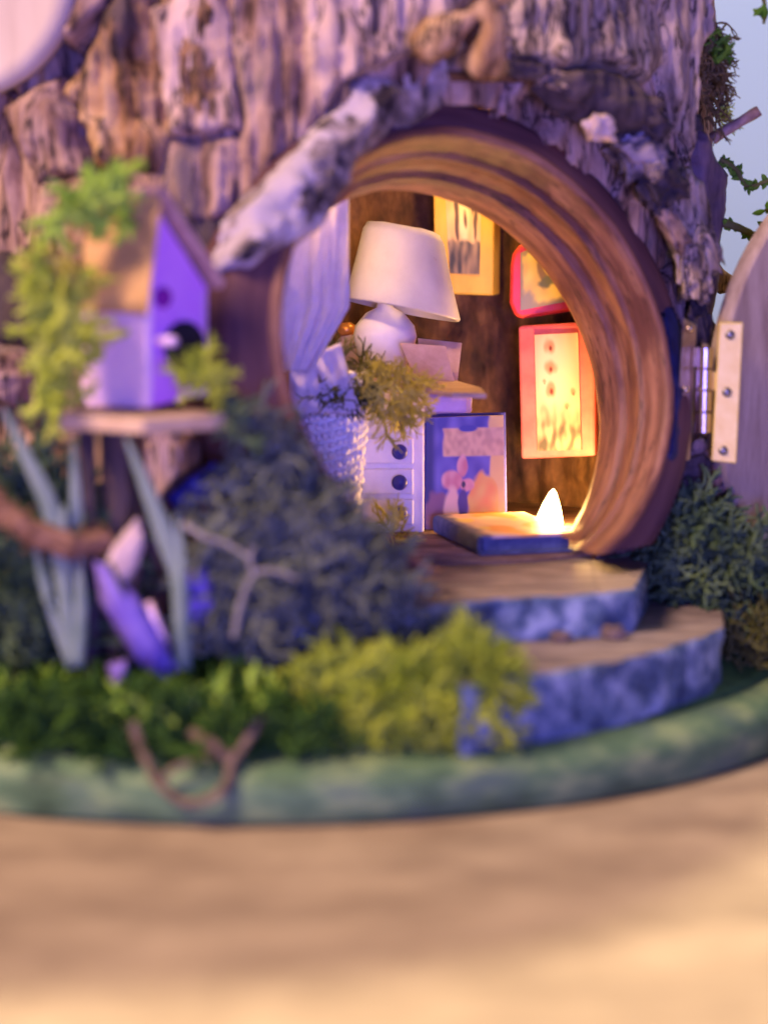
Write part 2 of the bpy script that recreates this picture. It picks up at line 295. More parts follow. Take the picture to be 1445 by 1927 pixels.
# ------------------------------------------------------------------ tree stump house
TX, TY, TR, LEAN, ZR = -1.8, 6.2, 7.1, 0.2, 5.6
TOP = 13.6
house = thing('tree_stump_house', (TX, TY, BT), 'miniature tree stump house clad in bark with round wooden doorway', 'fairy house')
PHI, TAU = rad(33), rad(18)
RN = V((math.sin(PHI) * math.cos(TAU), -math.cos(PHI) * math.cos(TAU), math.sin(TAU)))      # outward axis of the doorway
RU = V((math.cos(PHI), math.sin(PHI), 0)); RW = RN.cross(RU)
if RW.z < 0: RW = -RW
RC = P(897, 676, -0.6)
FLOOR = 2.38
def axis_r(p):
    d = p - RC; h = d.dot(RN); return (d - RN * h).length, h
def bark_h(th, z):
    x = th * TR
    q = V((x * 0.62, z * 0.30, 3.7)) + V((noise.noise(V((x * .8, z * .5, 1))) * .35, noise.noise(V((x * .8, z * .5, 9))) * .25, 0))
    d, pts = noise.voronoi(q)
    cell = noise.cell(pts[0] * 5.3)
    gap = sstep(0.0, 0.13, d[1] - d[0])
    f = fbm(V((x * 2.6, z * 0.35, 0)), 4) * 0.10 + fbm(V((x * 7, z * 0.8, 5)), 3) * 0.045
    return (cell * 0.42 + 0.16) * gap - 0.42 * (1 - gap) + f * 1.5 + 0.12 * fbm(V((x * .5, z * .5, 7)), 2)
ths = [rad(-115 + 230 * i / 440) for i in range(441)] + [rad(115 + 130 * i / 24) for i in range(1, 24)]
zs = [BT - 0.05 + (TOP - BT) * i / 300 for i in range(301)]
vs = []; keep = []
for z in zs:
    for th in ths:
        n = V((math.sin(th), -math.cos(th), 0)); r = TR + (bark_h(th, z) if abs(th) < 2.05 else 0.1) + 0.5 * (1 - sstep(0.7, 3.2, z))
        p = V((TX, TY + LEAN * (z - ZR), z)) + n * r; vs.append(p)
        ar, ah = axis_r(p); keep.append(not (ar < 3.7 and ah > -6))
nT = len(ths); fs = []
for i in range(300):
    for k in range(nT):
        a, b = i * nT + k, i * nT + (k + 1) % nT
        if keep[a] and keep[b] and keep[a + nT] and keep[b + nT]: fs.append((a, b, b + nT, a + nT))
obj('trunk', vs, fs, M['bark'], house)
mb = MB(); mb.lathe([(0.01, 0), (8.3, 0), (8.5, 0.2), (8.3, 0.6), (0.01, 0.8)], (TX, TY + LEAN * (TOP - ZR), TOP - 0.1), n=80, warp=lambda p, a, i: p + V((math.cos(a), math.sin(a), 0)) * 0.3 * fbm(V((math.cos(a) * 2, math.sin(a) * 2, 0)), 3))
mb.build('stump_shadow_cap', M['bark_grey'], house)  # unseen cap, made wider than the trunk to shape the table shadow
# room inside
ROOM = V((0.9, 3.7, 0)); RRM = 3.2
def room_wall_y(x): return ROOM.y + math.sqrt(max(0, RRM ** 2 - (x - ROOM.x) ** 2))
vs = []; keep = []; nA, nZ = 220, 130
for i in range(nZ + 1):
    z = FLOOR - 0.1 + 7.0 * i / nZ
    for k in range(nA):
        a = 2 * math.pi * k / nA; x = a * RRM
        d = fbm(V((math.cos(a) * 5, math.sin(a) * 5, z * 0.9)), 5) * 0.16 + noise.noise(V((math.cos(a) * 9, math.sin(a) * 9, z * .5))) * 0.10
        r = RRM + 0.12 - abs(d)
        p = V((ROOM.x + math.cos(a) * r, ROOM.y + math.sin(a) * r, z)); vs.append(p)
        ar, ah = axis_r(p); keep.append(not ((ar < 3.3 and ah > -3.5) or ah > -1.6))
fs = []
for i in range(nZ):
    for k in range(nA):
        a, b = i * nA + k, i * nA + (k + 1) % nA
        if keep[a] and keep[b] and keep[a + nA] and keep[b + nA]: fs.append((a, b, b + nA, a + nA))
obj('inner_wall', vs, fs, M['wall_in'], house)
mb = MB(); mb.lathe([(0.01, 0), (RRM + 0.2, 0), (RRM + 0.2, 0.15), (0.01, 0.15)], (ROOM.x, ROOM.y, 9.4), n=48); mb.build('ceiling', M['wall_in'], house)
mb = MB()
def fl(p, a, i): return p
mb.lathe([(0.01, -0.12), (3.4, -0.12), (3.4, 0), (0.01, 0)], (ROOM.x, ROOM.y, FLOOR), n=64); mb.build('floor', M['floor_in'], house)
# doorway ring
prof_o = [(3.6, -1.8), (3.88, -1.75), (3.94, -1.2), (3.99, -0.6), (4.0, -0.35), (3.98, -0.2), (3.92, -0.08), (3.80, 0.0), (3.60, 0.05), (3.48, 0.08), (3.434, 0.09)]
prof_i = [(3.433, 0.09), (3.413, 0.17), (3.371, 0.21), (3.318, 0.21), (3.276, 0.16), (3.255, 0.06), (3.234, -0.12), (3.213, -0.28), (3.208, -0.31), (3.150, -0.34), (3.134, -0.38), (3.150, -0.44), (3.181, -0.50), (3.181, -0.85), (3.171, -0.90), (3.098, -0.93), (3.077, -0.98), (3.077, -1.40), (3.108, -1.55), (3.203, -1.7), (3.675, -1.8)]
CUT = 2.64
def ring_part(name, prof, m, parent, n=420):
    grain = []
    def rw(p, a, i):
        g = fbm(V((math.cos(a) * 2.5, math.sin(a) * 2.5, prof[i][0] * 1.2)), 3) * 0.03 + fbm(V((math.cos(a) * 6, math.sin(a) * 6, prof[i][1] * 7)), 3) * 0.012
        k = sstep(0.0, 1.3, -prof[i][1]) if prof is prof_i else 0
        p = p + (p - RC).normalized() * g + RU * 0.17 * k - RW * 0.10 * k
        if p.z < CUT: p = V((p.x, p.y, CUT))
        grain.append((prof[i][0] * 5, prof[i][1] * 5, a * 1.5)); return p
    mb = MB(); mb.lathe(prof, RC, RN, n=n, u=-RW, warp=rw, cap=False); mb.f = [f for f in mb.f if any(mb.v[i].z > CUT + 1e-6 for i in f)]; o = mb.build(name, m, parent)
    at = o.data.attributes.new('grain', 'FLOAT_VECTOR', 'POINT'); at.data.foreach_set('vector', [c for g in grain for c in g]); return o
ring = ring_part('door_frame', prof_i, M['frame'], house)
ring_part('outer_band', prof_o, M['band'], ring)
# hinge
def plate(name, quad, t, m, parent, nrm=(0, -1, 0), bv=0.02):
    n = V(nrm).normalized(); q = [V(x) for x in quad]; mb = MB()
    mb.add([x for x in q] + [x - n * t for x in q], [(0, 1, 2, 3), (7, 6, 5, 4), (0, 4, 5, 1), (1, 5, 6, 2), (2, 6, 7, 3), (3, 7, 4, 0)])
    return bevel(mb.build(name, m, parent, smooth=False), bv)
HY = 1.15
hl = plate('hinge_leaf', [P(1285, 598, HY), P(1268, 866, HY - .1), P(1297, 867, HY + .15), P(1309, 612, HY + .15)], 0.06, M['steel'], house, (-.3, -1, 0))
hl['label'] = 'dull metal hinge leaf nailed to the round door frame'
def dome(name, c, r, m, parent, n=(0, -1, 0)):
    mb = MB(); mb.lathe([(r, -0.03), (r, 0.0), (r * .8, r * .35), (r * .45, r * .52), (0.001, r * .58)], c, n, n=14); return mb.build(name, m, parent)
for (x, y) in ((1297, 619), (1290, 733), (1286, 842)): dome('nail', P(x, y, HY - 0.01), 0.055, M['chrome'], hl)
ax0, ax1 = P(1326, 652, HY + .12), P(1322, 815, HY + .12)
for k in range(4):
    a = ax0.lerp(ax1, k / 4 + 0.006); b = ax0.lerp(ax1, (k + 1) / 4 - 0.006); d = (b - a).normalized(); L_ = (b - a).length
    mb = MB(); mb.lathe([(0.03, 0), (0.115, 0.0), (0.13, 0.012), (0.13, L_ - 0.012), (0.115, L_), (0.03, L_)], a, d, n=48); mb.build('hinge_knuckle', M['chrome'], house, False)
mb = MB(); mb.tube([ax0.lerp(ax1, -.03), ax0.lerp(ax1, 1.03)], 0.05, 10); mb.build('hinge_pin', M['steel'], house)
dl = plate('hinge_leaf', [P(1353, 607, HY), P(1338, 868, HY), P(1385, 873, HY), P(1398, 607, HY)], 0.07, M['brass'], house, (0, -1, 0)); dl['label'] = 'bright brass hinge leaf pinned to the open round door'
for (x, y) in ((1373, 630), (1367, 738), (1360, 848)): dome('nail', P(x, y, HY - 0.0), 0.075, M['nail'], dl)
# tabs of the hinge that run to the barrel
plate('hinge_tab', [P(1338, 700, HY + .1), P(1336, 735, HY + .1), P(1350, 735, HY + .03), P(1352, 700, HY + .03)], 0.04, M['brass'], house, bv=0.005)
plate('hinge_tab', [P(1300, 655, HY + .15), P(1296, 690, HY + .15), P(1314, 690, HY + .12), P(1315, 655, HY + .12)], 0.04, M['steel'], house, bv=0.005)
# open round door
DD = V((math.cos(rad(34)), math.sin(rad(34)), 0)); DN = V((DD.y, -DD.x, 0)); DRAD = 3.85
DC = P(1364, 752, HY + .1) + DD * DRAD - DN * 0.12
mb = MB(); mb.lathe([(0.01, 0), (DRAD - 0.06, 0), (DRAD, 0.05), (DRAD, 0.30), (DRAD - 0.05, 0.36), (0.01, 0.36)], DC - DN * 0.36, DN, n=120, u=(0, 0, 1)); dr = mb.build('door', M['door'], house); dr['label'] = 'open round door of bare pale wood'
bevel(dr, 0.01)

# relief pieces: a polygon seen on a surface, raised with its own thickness
def cyl(off=0.15):
    def f(px, py):
        r = ray(px, py); o = CAM
        ry, oy = r.y - LEAN * r.z, o.y - LEAN * (o.z - ZR) - TY; ox = o.x - TX
        A = r.x ** 2 + ry ** 2; B = 2 * (ox * r.x + oy * ry); C = ox ** 2 + oy ** 2 - (TR + off) ** 2
        D = B * B - 4 * A * C
        if D < 0: D = 0
        t = (-B - math.sqrt(D)) / (2 * A); p = o + r * t
        n = V((p.x - TX, p.y - TY - LEAN * (p.z - ZR), 0)).normalized(); return p, n
    return f
def plane(c, n):
    c, n = V(c), V(n).normalized()
    def f(px, py):
        r = ray(px, py); return CAM + r * ((c - CAM).dot(n) / r.dot(n)), n
    return f
def sdist(p, poly):
    x, y = p; ins = False; best = 1e9; j = len(poly) - 1
    for i in range(len(poly)):
        (ax, ay), (bx, by) = poly[j], poly[i]
        dx, dy = bx - ax, by - ay; t = max(0, min(1, ((x - ax) * dx + (y - ay) * dy) / (dx * dx + dy * dy + 1e-9)))
        best = min(best, math.hypot(x - ax - t * dx, y - ay - t * dy))
        if (ay > y) != (by > y) and x < dx * (y - ay) / (dy + 1e-12) + ax: ins = not ins
        j = i
    return best if ins else -best
def slab(name, poly, surf, t, edge, seed, m, parent, step=6, fib=0.10, lump=0.12, wob=9, fx=0.022, fy=0.003, sink=0.3, dirv=(0, 1)):
    x0, x1 = min(p[0] for p in poly) - 2 * step, max(p[0] for p in poly) + 2 * step; y0, y1 = min(p[1] for p in poly) - 2 * step, max(p[1] for p in poly) + 2 * step
    nx, ny = int((x1 - x0) / step) + 1, int((y1 - y0) / step) + 1; idx = {}; vs = []; dv = []
    for j in range(ny):
        for i in range(nx):
            x, y = x0 + i * step, y0 + j * step
            wx = x + wob * noise.noise(V((x * .02, y * .02, seed))) + wob * .5 * noise.noise(V((x * .06, y * .06, seed)))
            wy = y + wob * noise.noise(V((x * .02, y * .02, seed + 9)))
            d = sdist((wx, wy), poly)
            if d > -1.5 * step:
                p, n = surf(x, y)
                u_, v_ = x * dirv[1] - y * dirv[0], x * dirv[0] + y * dirv[1]
                h = t * math.sqrt(max(0, min(1, d / edge))) if d > 0 else -sink
                if d > 0: h += min(1, d / edge) * (fib * (fbm(V((u_ * fx, v_ * fy, seed)), 4) + .5 * noise.noise(V((u_ * fx * 3, v_ * fy * 2, seed + 3)))) + lump * fbm(V((x * .011, y * .011, seed + 5)), 3))
                idx[(i, j)] = len(vs); vs.append(p + n * h); dv.append(d)
    fs = []
    for (i, j), a in idx.items():
        q = [idx.get((i + 1, j)), idx.get((i + 1, j + 1)), idx.get((i, j + 1))]
        if None not in q: fs.append((a, q[2], q[1], q[0]))
    return obj(name, vs, fs, m, parent)
c15 = cyl(0.12)
slab('bark_piece', [(128, 175), (190, 70), (250, -90), (420, -130), (436, 120), (458, 240), (392, 255), (330, 262), (305, 335), (182, 312), (160, 215)], c15, 0.34, 22, 1, M['bark_tan'], house, fib=.22, lump=.2)
slab('bark_piece', [(15, 195), (120, 140), (150, 230), (165, 325), (72, 348), (40, 270)], c15, 0.30, 18, 2, M['bark'], house, fib=.14)
slab('bark_piece', [(285, 20), (420, -60), (455, 245), (380, 255), (318, 250), (300, 130)], cyl(0.40), 0.18, 16, 21, M['bark_pale'], house, fib=.12)
slab('bark_piece', [(410, -110), (640, -170), (650, 160), (575, 265), (500, 350), (440, 300), (452, 200), (425, 90)], c15, 0.38, 24, 3, M['bark'], house, fib=.22, fx=.018)
slab('bark_piece', [(560, -75), (890, -140), (850, 75), (762, 112), (700, 140), (640, 165), (600, 225), (570, 120)], cyl(0.30), 0.36, 20, 4, M['bark_pale'], house, fib=.2, fx=.016)
slab('bark_piece', [(250, 280), (440, 250), (560, 260), (530, 330), (470, 400), (395, 420), (300, 395), (240, 350)], c15, 0.22, 20, 5, M['bark'], house, fib=.2, fx=.03)
slab('bark_piece', [(165, 815), (415, 795), (400, 880), (335, 930), (300, 985), (180, 1010)], c15, 0.30, 22, 6, M['bark_tan'], house, fib=.2)
slab('bark_piece', [(-20, 640), (45, 650), (75, 705), (50, 765), (-20, 770)], c15, 0.55, 40, 7, M['bark'], house)
slab('bark_piece', [(-20, 480), (75, 500), (110, 590), (70, 650), (-20, 640)], c15, 0.22, 25, 8, M['bark_dark'], house)
slab('bark_piece', [(70, 340), (170, 330), (240, 350), (190, 480), (120, 520), (70, 430)], c15, 0.18, 25, 9, M['bark'], house)
slab('bark_piece', [(300, 390), (440, 400), (450, 500), (420, 640), (380, 700), (340, 500)], c15, 0.16, 25, 19, M['bark_dark'], house)
slab('bark_piece', [(948, -190), (1215, -95), (1235, 120), (1190, 165), (1110, 130), (1040, 145), (980, 112), (955, 60)], cyl(0.30), 0.42, 22, 10, M['bark_grey'], house, fib=.26, fx=.03)
slab('bark_piece', [(1160, -60), (1345, -150), (1318, 60), (1298, 140), (1290, 250), (1275, 318), (1248, 260), (1225, 180), (1205, 110)], plane(P(1250, 150, 2.6), (.55, -.83, 0)), 0.42, 22, 11, M['bark_grey'], house, step=5, fib=.30, fx=.035)
slab('bark_piece', [(1020, 150), (1110, 128), (1190, 150), (1240, 215), (1210, 245), (1130, 225), (1060, 190)], plane(P(1130, 190, 0.9), RN), 0.24, 18, 12, M['bark_dark'], house, step=5, lump=.3)
# curved lichen-covered bark strip over the doorway's shoulder
AP = RC + RN * 0.12
slab('lichened_bark_strip', [(878, 66), (892, 98), (850, 150), (828, 205), (742, 246), (690, 298), (676, 310), (650, 362), (600, 430), (545, 468), (470, 500), (440, 488), (462, 400), (530, 308), (598, 240), (645, 186), (690, 148), (760, 112), (820, 76)], plane(AP, RN), 0.34, 60, 13, M['bark_lichen'], house, step=4, fib=.09, lump=.20, wob=14, sink=0.7, fx=.02, fy=.012)
# knobbly bark along the doorway's right shoulder
def upv(px, py, Y, w_, h_, d_, rot=0):
    r = rad(rot); return P(px, py, Y), V((math.cos(r), 0.3, math.sin(r))) * w_, V((0, 1, 0)) * d_, V((-math.sin(r), 0, math.cos(r))) * h_
for i, (x, y, Y, w_, h_, d_, rot, m) in enumerate([
        (1205, 290, 1.6, .42, .34, .5, 20, 'bark_lichen'), (1240, 345, 1.7, .36, .36, .5, 30, 'bark_dark'), (1290, 405, 2.2, .34, .95, .5, 22, 'bark_grey'),
        (1265, 430, 1.5, .14, .36, .3, 30, 'bark'), (1300, 500, 2.0, .26, .50, .5, 5, 'bark_grey'), (1228, 320, 1.2, .14, .14, .2, 0, 'bark_grey'),
        (1045, 152, 0.7, .30, .12, .3, -10, 'bark_grey'), (1200, 215, 1.4, .5, .22, .4, -35, 'bark_dark'), (1318, 620, 2.3, .18, .42, .3, 12, 'bark_dark'),
        (1330, 880, 2.0, .5, .45, .5, 30, 'bark'), (1290, 930, 1.8, .6, .5, .5, 0, 'bark_dark'), (985, 132, .4, .30, .10, .3, -6, 'bark_dark')]):
    chunk('bark_piece', *upv(x, y, Y, w_, h_, d_, rot), M[m], house, seed=i + 3, sub=4, box=.5, amp=.45, freq=1.3, fib=.10)
chunk('pale_pebble', *upv(1130, 243, 0.55, .20, .16, .2, -25), M['pebble_pale'], house, seed=43, sub=3, box=.25, amp=.6)
# thin curled bark flake behind the right shoulder
slab('bark_flake', [(1300, 265), (1325, 250), (1345, 300), (1364, 330), (1362, 395), (1352, 450), (1345, 560), (1325, 640), (1310, 620), (1330, 500), (1318, 380)], plane(P(1335, 430, 3.2), (.75, -.66, 0)), 0.14, 12, 14, M['bark_plum'], house, step=4, fib=.06, lump=.10, wob=4, sink=0.05)
slab('bark_flake', [(1285, 230), (1320, 215), (1345, 330), (1330, 470), (1300, 560), (1290, 420)], plane(P(1310, 380, 3.9), (.5, -.86, 0)), 0.14, 12, 15, M['bark_dark'], house, step=4, fib=.06, sink=0.05)
# forked driftwood root over the doorway
mb = MB()
mb.tube(spline([P(795, 92, -.9), P(850, 52, -1.2), P(900, 22, -1.3), P(938, -22, -1.1)]), [0.18 + 0.10 * math.sin(i * .35 + .5) for i in range(19)], 14, rough=.35)
mb.tube(spline([P(905, 12, -1.25), P(928, 45, -1.35), P(922, 90, -1.25), P(905, 128, -1.0)]), [0.20, .19, .18, .17, .16, .16, .16, .17, .18, .19, .20, .22, .24, .26, .28, .30, .31, .30, .26], 14, rough=.35, seed=4)
mb.build('driftwood_root', M['bark_tan'], house)
# blue shadow beside the hinge, laid on as a thin dark patch
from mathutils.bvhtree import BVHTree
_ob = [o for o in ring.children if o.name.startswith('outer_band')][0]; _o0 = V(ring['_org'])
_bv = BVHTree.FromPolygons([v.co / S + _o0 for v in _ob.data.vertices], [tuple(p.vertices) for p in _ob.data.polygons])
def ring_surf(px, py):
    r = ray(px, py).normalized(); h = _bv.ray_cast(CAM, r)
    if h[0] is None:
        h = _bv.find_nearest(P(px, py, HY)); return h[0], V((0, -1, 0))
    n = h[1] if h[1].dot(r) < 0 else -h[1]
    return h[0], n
slab('shade_patch', [(1252, 578), (1284, 574), (1292, 600), (1282, 720), (1274, 860), (1262, 872), (1238, 850), (1242, 700), (1240, 640)], ring_surf, 0.03, 8, 16, M['navy'], house, step=4, fib=.0, lump=.01, wob=5, sink=.03)

# round pale disc fixed high on the trunk
dp, dn = cyl(1.0)(-75, -60)
dn = (dn * .8 + V((0, -1, 0)) * .6).normalized()
mb = MB(); mb.lathe([(0.01, -.3), (1.78, -.3), (1.86, -.2), (1.86, 0), (1.78, .10), (1.60, .12), (1.55, .09), (0.01, .13)], dp, dn, n=90)
tag(mb.build('wooden_disc', M['disc'], org=dp), 'smooth pale round wooden disc fixed high on the bark', 'disc')

# ------------------------------------------------------------------ steps
def step_slab(name, pts, z0, z1, label, seed, back):
    """pts: top front edge as pixels on the plane z1, then back corner points in cm"""
    front = [PZ(x, y, z1) for x, y in pts]; front = spline(front, 8)
    poly = front + [V((b[0], b[1], z1)) for b in back]; n = len(poly); nf = len(front); L_ = 7
    c = sum(poly, V((0, 0, 0))) / n; vs = []; fs = []
    for k in range(L_):
        t = k / (L_ - 1); z = lerp(z1, z0, t)
        for i, p in enumerate(poly):
            g = fbm(V((p.x * 2.2, p.y * 2.2, t * 2.5 + seed)), 4) * 0.09 + fbm(V((p.x * 7, p.y * 7, t * 8 + seed)), 3) * .04 - (0.05 - 0.16 * fbm(V((p.x * 1.6, p.y * 1.6, seed + 20)), 4) if k == 0 else 0)
            d = V((p.x - c.x, p.y - c.y, 0)).normalized(); vs.append(V((p.x, p.y, z + (0.02 * fbm(V((p.x * 3, p.y * 3, seed)), 2) if k == 0 else 0))) + d * g)
    for k in range(L_ - 1):
        for i in range(n):
            a, b = k * n + i, k * n + (i + 1) % n; fs.append((a, a + n, b + n, b))
    fs.append(tuple(range(n)))
    o = obj(name, vs, fs, M['step_top'], None, False, org=(c.x, c.y, z0)); tag(o, label, 'step'); o.data.materials.append(M['step_side'])
    for f in o.data.polygons:
        if len(f.vertices) == 4: f.material_index = 1; f.use_smooth = True
    return o
step_slab('stone_step', [(560, 1158), (700, 1148), (800, 1140), (920, 1128), (1060, 1120), (1140, 1116), (1196, 1108)], 1.68, 2.30, 'upper rough slate step directly below the round doorway', 3, [(4.1, 1.2), (3.2, 2.2), (-0.5, 1.0), (-1.4, -1.0)])
step_slab('stone_step', [(872, 1290), (960, 1274), (1080, 1258), (1180, 1240), (1270, 1215), (1330, 1196), (1356, 1180)], BT - 0.02, 1.67, 'lower wider slate step resting on the green base', 8, [(5.2, 1.9), (4.2, 2.6), (0.2, 0.5), (0.2, -2.4)])
for i, (x, y, z, r, lb) in enumerate([(1055, 1196, 1.68, .10, 'flat brown pebble against the upper step, farther from the dark moss'), (1152, 1190, 1.68, .13, 'rounder brown pebble on the lower step near the dark moss'),
                                      (1118, 1325, .82, .14, 'brown pebble on the green base in front of the lower step'), (1302, 1275, .82, .06, 'tiny pinkish pebble on the green base beside the lower step end')]):
    p = PZ(x, y + 10, z); tag(chunk('pebble', p + V((0, 0, r * .55)), (r * 1.25, 0, 0), (0, r, 0), (0, 0, r * .75), M['pebble'] if i != 3 else M['pebble_pale'], None, seed=50 + i, sub=3, box=.3, amp=.4, org=p), lb, 'pebble', 'pebbles by the steps')

# ------------------------------------------------------------------ moss and lichen
def lichen(name, starts, seed, m, label, cat='moss', length=0.22, levels=4, r0=0.035, spread=0.75, droop=0.0, jitter=0.35, sides=4, org=None, group=None, kink=2):
    """starts: list of (point, direction, scale); branching reindeer-moss stems"""
    rnd = random.Random(seed); vs = []; fs = []
    def seg(p, q, ra, rb):
        d = q - p
        if d.length < 1e-6: return
        t = d.normalized(); u = t.orthogonal().normalized(); w_ = t.cross(u); b = len(vs)
        for c, r in ((p, ra), (q, rb)):
            for k in range(sides):
                a = 2 * math.pi * k / sides; vs.append(c + (u * math.cos(a) + w_ * math.sin(a)) * r)
        for k in range(sides): fs.append((b + k, b + (k + 1) % sides, b + sides + (k + 1) % sides, b + sides + k))
    def rv(): return V((rnd.gauss(0, 1), rnd.gauss(0, 1), rnd.gauss(0, 1)))
    def grow(p, d, lv, s):
        ra = r0 * s * (0.45 + 0.55 * (lv + 1) / levels); rb = r0 * s * (0.45 + 0.55 * lv / levels)
        L_ = length * s * (0.6 + 0.7 * rnd.random())
        for k in range(kink):
            d = (d + rv() * jitter * 0.5 + V((0, 0, -droop))).normalized(); q = p + d * (L_ / kink)
            seg(p, q, lerp(ra, rb, k / kink), lerp(ra, rb, (k + 1) / kink)); p = q
        if lv > 0:
            for _ in range(2 if rnd.random() < .8 else 3): grow(p, (d + rv() * spread * 0.62).normalized(), lv - 1, s)
    for p, d, s in starts: grow(V(p), V(d).normalized(), levels, s)
    o = obj(name, vs, fs, m, None, True, org=org if org is not None else starts[0][0]); tag(o, label, cat, group); return o
def vol_starts(c, rx, ry, rz, n, seed, s=1.0, shell=(0.35, 0.75), up=0.25, zmin=BT):
    rnd = random.Random(seed); out = []; c = V(c)
    while len(out) < n:
        d = V((rnd.gauss(0, 1), rnd.gauss(0, 1), rnd.gauss(0, 1))).normalized(); t = lerp(shell[0], shell[1], rnd.random())
        p = c + V((d.x * rx, d.y * ry, d.z * rz)) * t
        if p.z < zmin: continue
        out.append((p, d + V((0, 0, up)) + V((rnd.gauss(0, .3), rnd.gauss(0, .3), rnd.gauss(0, .3))), s * (0.75 + 0.5 * rnd.random())))
    return out
# big grey clump left of the doorway
c = P(560, 1010, -3.4)
st = vol_starts(P(520, 1080, -3.4), 1.25, 0.8, 1.35, 230, 11, 1.15) + vol_starts(P(500, 880, -3.1), .42, 0.4, .7, 42, 12, .95) + vol_starts(P(665, 1130, -3.4), 0.6, 0.5, .75, 110, 13, 1.05) + vol_starts(P(610, 1010, -3.2), 0.4, 0.4, .5, 30, 14, .95)
lichen('lichen_clump', st, 1, M['moss_grey'], 'tall grey-green lichen clump left of the round doorway', 'lichen', org=(c.x, c.y, BT), length=.22, r0=.05, levels=3, jitter=1.0, kink=3)
# dark clump right
c = P(1330, 1090, 1.0)
st = vol_starts(c, 1.0, 0.8, 1.0, 260, 21, 1.0) + vol_starts(P(1290, 1020, 1.3), 0.7, .6, .7, 90, 22, 1.0) + vol_starts(P(1440, 1180, 1.2), .7, .6, .8, 110, 23, 1.0)
lichen('lichen_clump', st, 2, M['moss_dark'], 'dark green lichen clump right of the steps under the open door', 'lichen', org=(c.x, c.y, BT), length=.19, r0=.038, levels=3, jitter=.5)
st = vol_starts(PZ(1430, 1235, .9), .5, .3, .35, 50, 24, .8)
lichen('moss_tuft', st, 3, M['moss_olive'], 'small olive moss tuft below the dark lichen at the base edge', org=st[0][0])
# bright lime clump front
c = P(780, 1335, -4.7)
st = vol_starts(c, 1.0, 0.45, .50, 230, 31, .95) + vol_starts(P(885, 1285, c.y), .45, .3, .48, 110, 32, .9) + vol_starts(P(655, 1310, c.y), .5, .35, .5, 110, 35, .9) + vol_starts(P(905, 1340, -4.5), .35, .25, .35, 70, 36, .85) + [(P(x, y, -4.95), (dx, -.2, -1), 1.0) for x, y, dx in ((775, 1375, 0), (880, 1385, .1), (890, 1375, .3), (860, 1380, 0), (700, 1370, 0), (930, 1330, 1), (940, 1310, 1))]
lichen('lichen_clump', st, 4, M['moss_lime'], 'lime green lichen clump in front of the steps', 'lichen', org=(c.x, c.y, BT), length=.17, r0=.04, levels=3, jitter=.5)
# forest moss carpet at the left front
rnd = random.Random(41); st = []
for i in range(620):
    x = rnd.uniform(-40, 620); y = rnd.uniform(1215, 1432); p = PZ(x, y, BT + .05)
    if (p - BC).length > 8.55: continue
    st.append((p, (rnd.gauss(0, .5), rnd.gauss(-.15, .5), 1), rnd.uniform(.7, 1.35)))
o = lichen('moss_carpet', st, 5, M['moss_green'], 'dark green moss carpet covering the front of the base', org=(-3, -4, BT), length=.22, r0=.05, levels=3, jitter=.6)
st = []
for i in range(110):
    x = rnd.uniform(-20, 560); y = rnd.uniform(1230, 1420); p = PZ(x, y, BT + .45)
    if (p - BC).length > 8.5: continue
    st.append((p, (rnd.gauss(0, .6), rnd.gauss(-.2, .5), 1), rnd.uniform(.7, 1.2)))
lichen('moss_sprigs', st, 6, M['moss_bright'], 'fresh bright green sprigs scattered through the dark moss carpet', org=(-3, -4, BT), length=.2, r0=.065, levels=2, jitter=.7)
# grey-blue moss at the far left behind the grass
c = P(40, 1090, -2.6); st = vol_starts(c, 1.2, .6, 1.3, 150, 51, 1.1)
lichen('lichen_clump', st, 7, M['moss_dark'], 'dark teal lichen clump behind the grass beside the bird house post', 'lichen', org=(c.x, c.y, BT), length=.24, r0=.035)
# yellow tufts in the room
c = P(742, 745, 2.0); st = vol_starts(c, .40, .25, .34, 60, 61, .62, zmin=2)
for i in range(16): st.append((P(rnd.uniform(700, 790), rnd.uniform(700, 790), 1.8), (rnd.uniform(-.5, 1.2), -.4, rnd.uniform(-1.2, .6)), .8))
lichen('moss_tuft', st, 8, M['moss_yellow'], 'yellow-green moss tuft hanging over the front of the desk', org=c, length=.2, r0=.03, levels=3)
c = PZ(735, 1010, FLOOR + .1); st = vol_starts(c + V((0, 0, .1)), .3, .2, .28, 32, 62, .6, zmin=FLOOR) + [(PZ(740, 1000, FLOOR + .3), (1, -.3, .5), .9), (PZ(745, 1015, FLOOR + .15), (1.2, -.5, -.1), .9), (PZ(735, 985, FLOOR + .4), (.6, -.3, 1), .8)]
lichen('moss_tuft', st, 9, M['moss_yellow'], 'small pale yellow moss sprig on the floor inside the doorway', org=c, length=.2, r0=.028, levels=2)
# right-hand mossy sprigs along the trunk edge
def band(pts, n, seed, Y, s, out=(1, -.2, 0), sp=14):
    r = random.Random(seed); L_ = []
    for i in range(n):
        a = r.random() * (len(pts) - 1); k = int(a); t = a - k
        x = lerp(pts[k][0], pts[k + 1][0], t) + r.gauss(0, sp * .5); y = lerp(pts[k][1], pts[k + 1][1], t) + r.gauss(0, sp)
        L_.append((P(x, y, Y + r.gauss(0, .12)), V(out) + V((r.gauss(0, .7), r.gauss(0, .5), r.gauss(0, .7))), s * r.uniform(.6, 1.2)))
    return L_
lichen('hanging_moss', band([(1325, 60), (1332, 120), (1325, 190)], 70, 71, 3.4, .75, sp=18), 10, M['moss_brown'], 'dry brown and olive moss hanging on the upper trunk edge', org=P(1325, 100, 3.4), length=.17, r0=.03, levels=3, droop=.12)
lichen('moss_sprig', band([(1330, 60), (1345, 100)], 16, 72, 3.3, .8, sp=10), 11, M['leaf'], 'dark green leafy sprig on top of the dry hanging moss', org=P(1335, 80, 3.3), length=.14, r0=.06, levels=2)
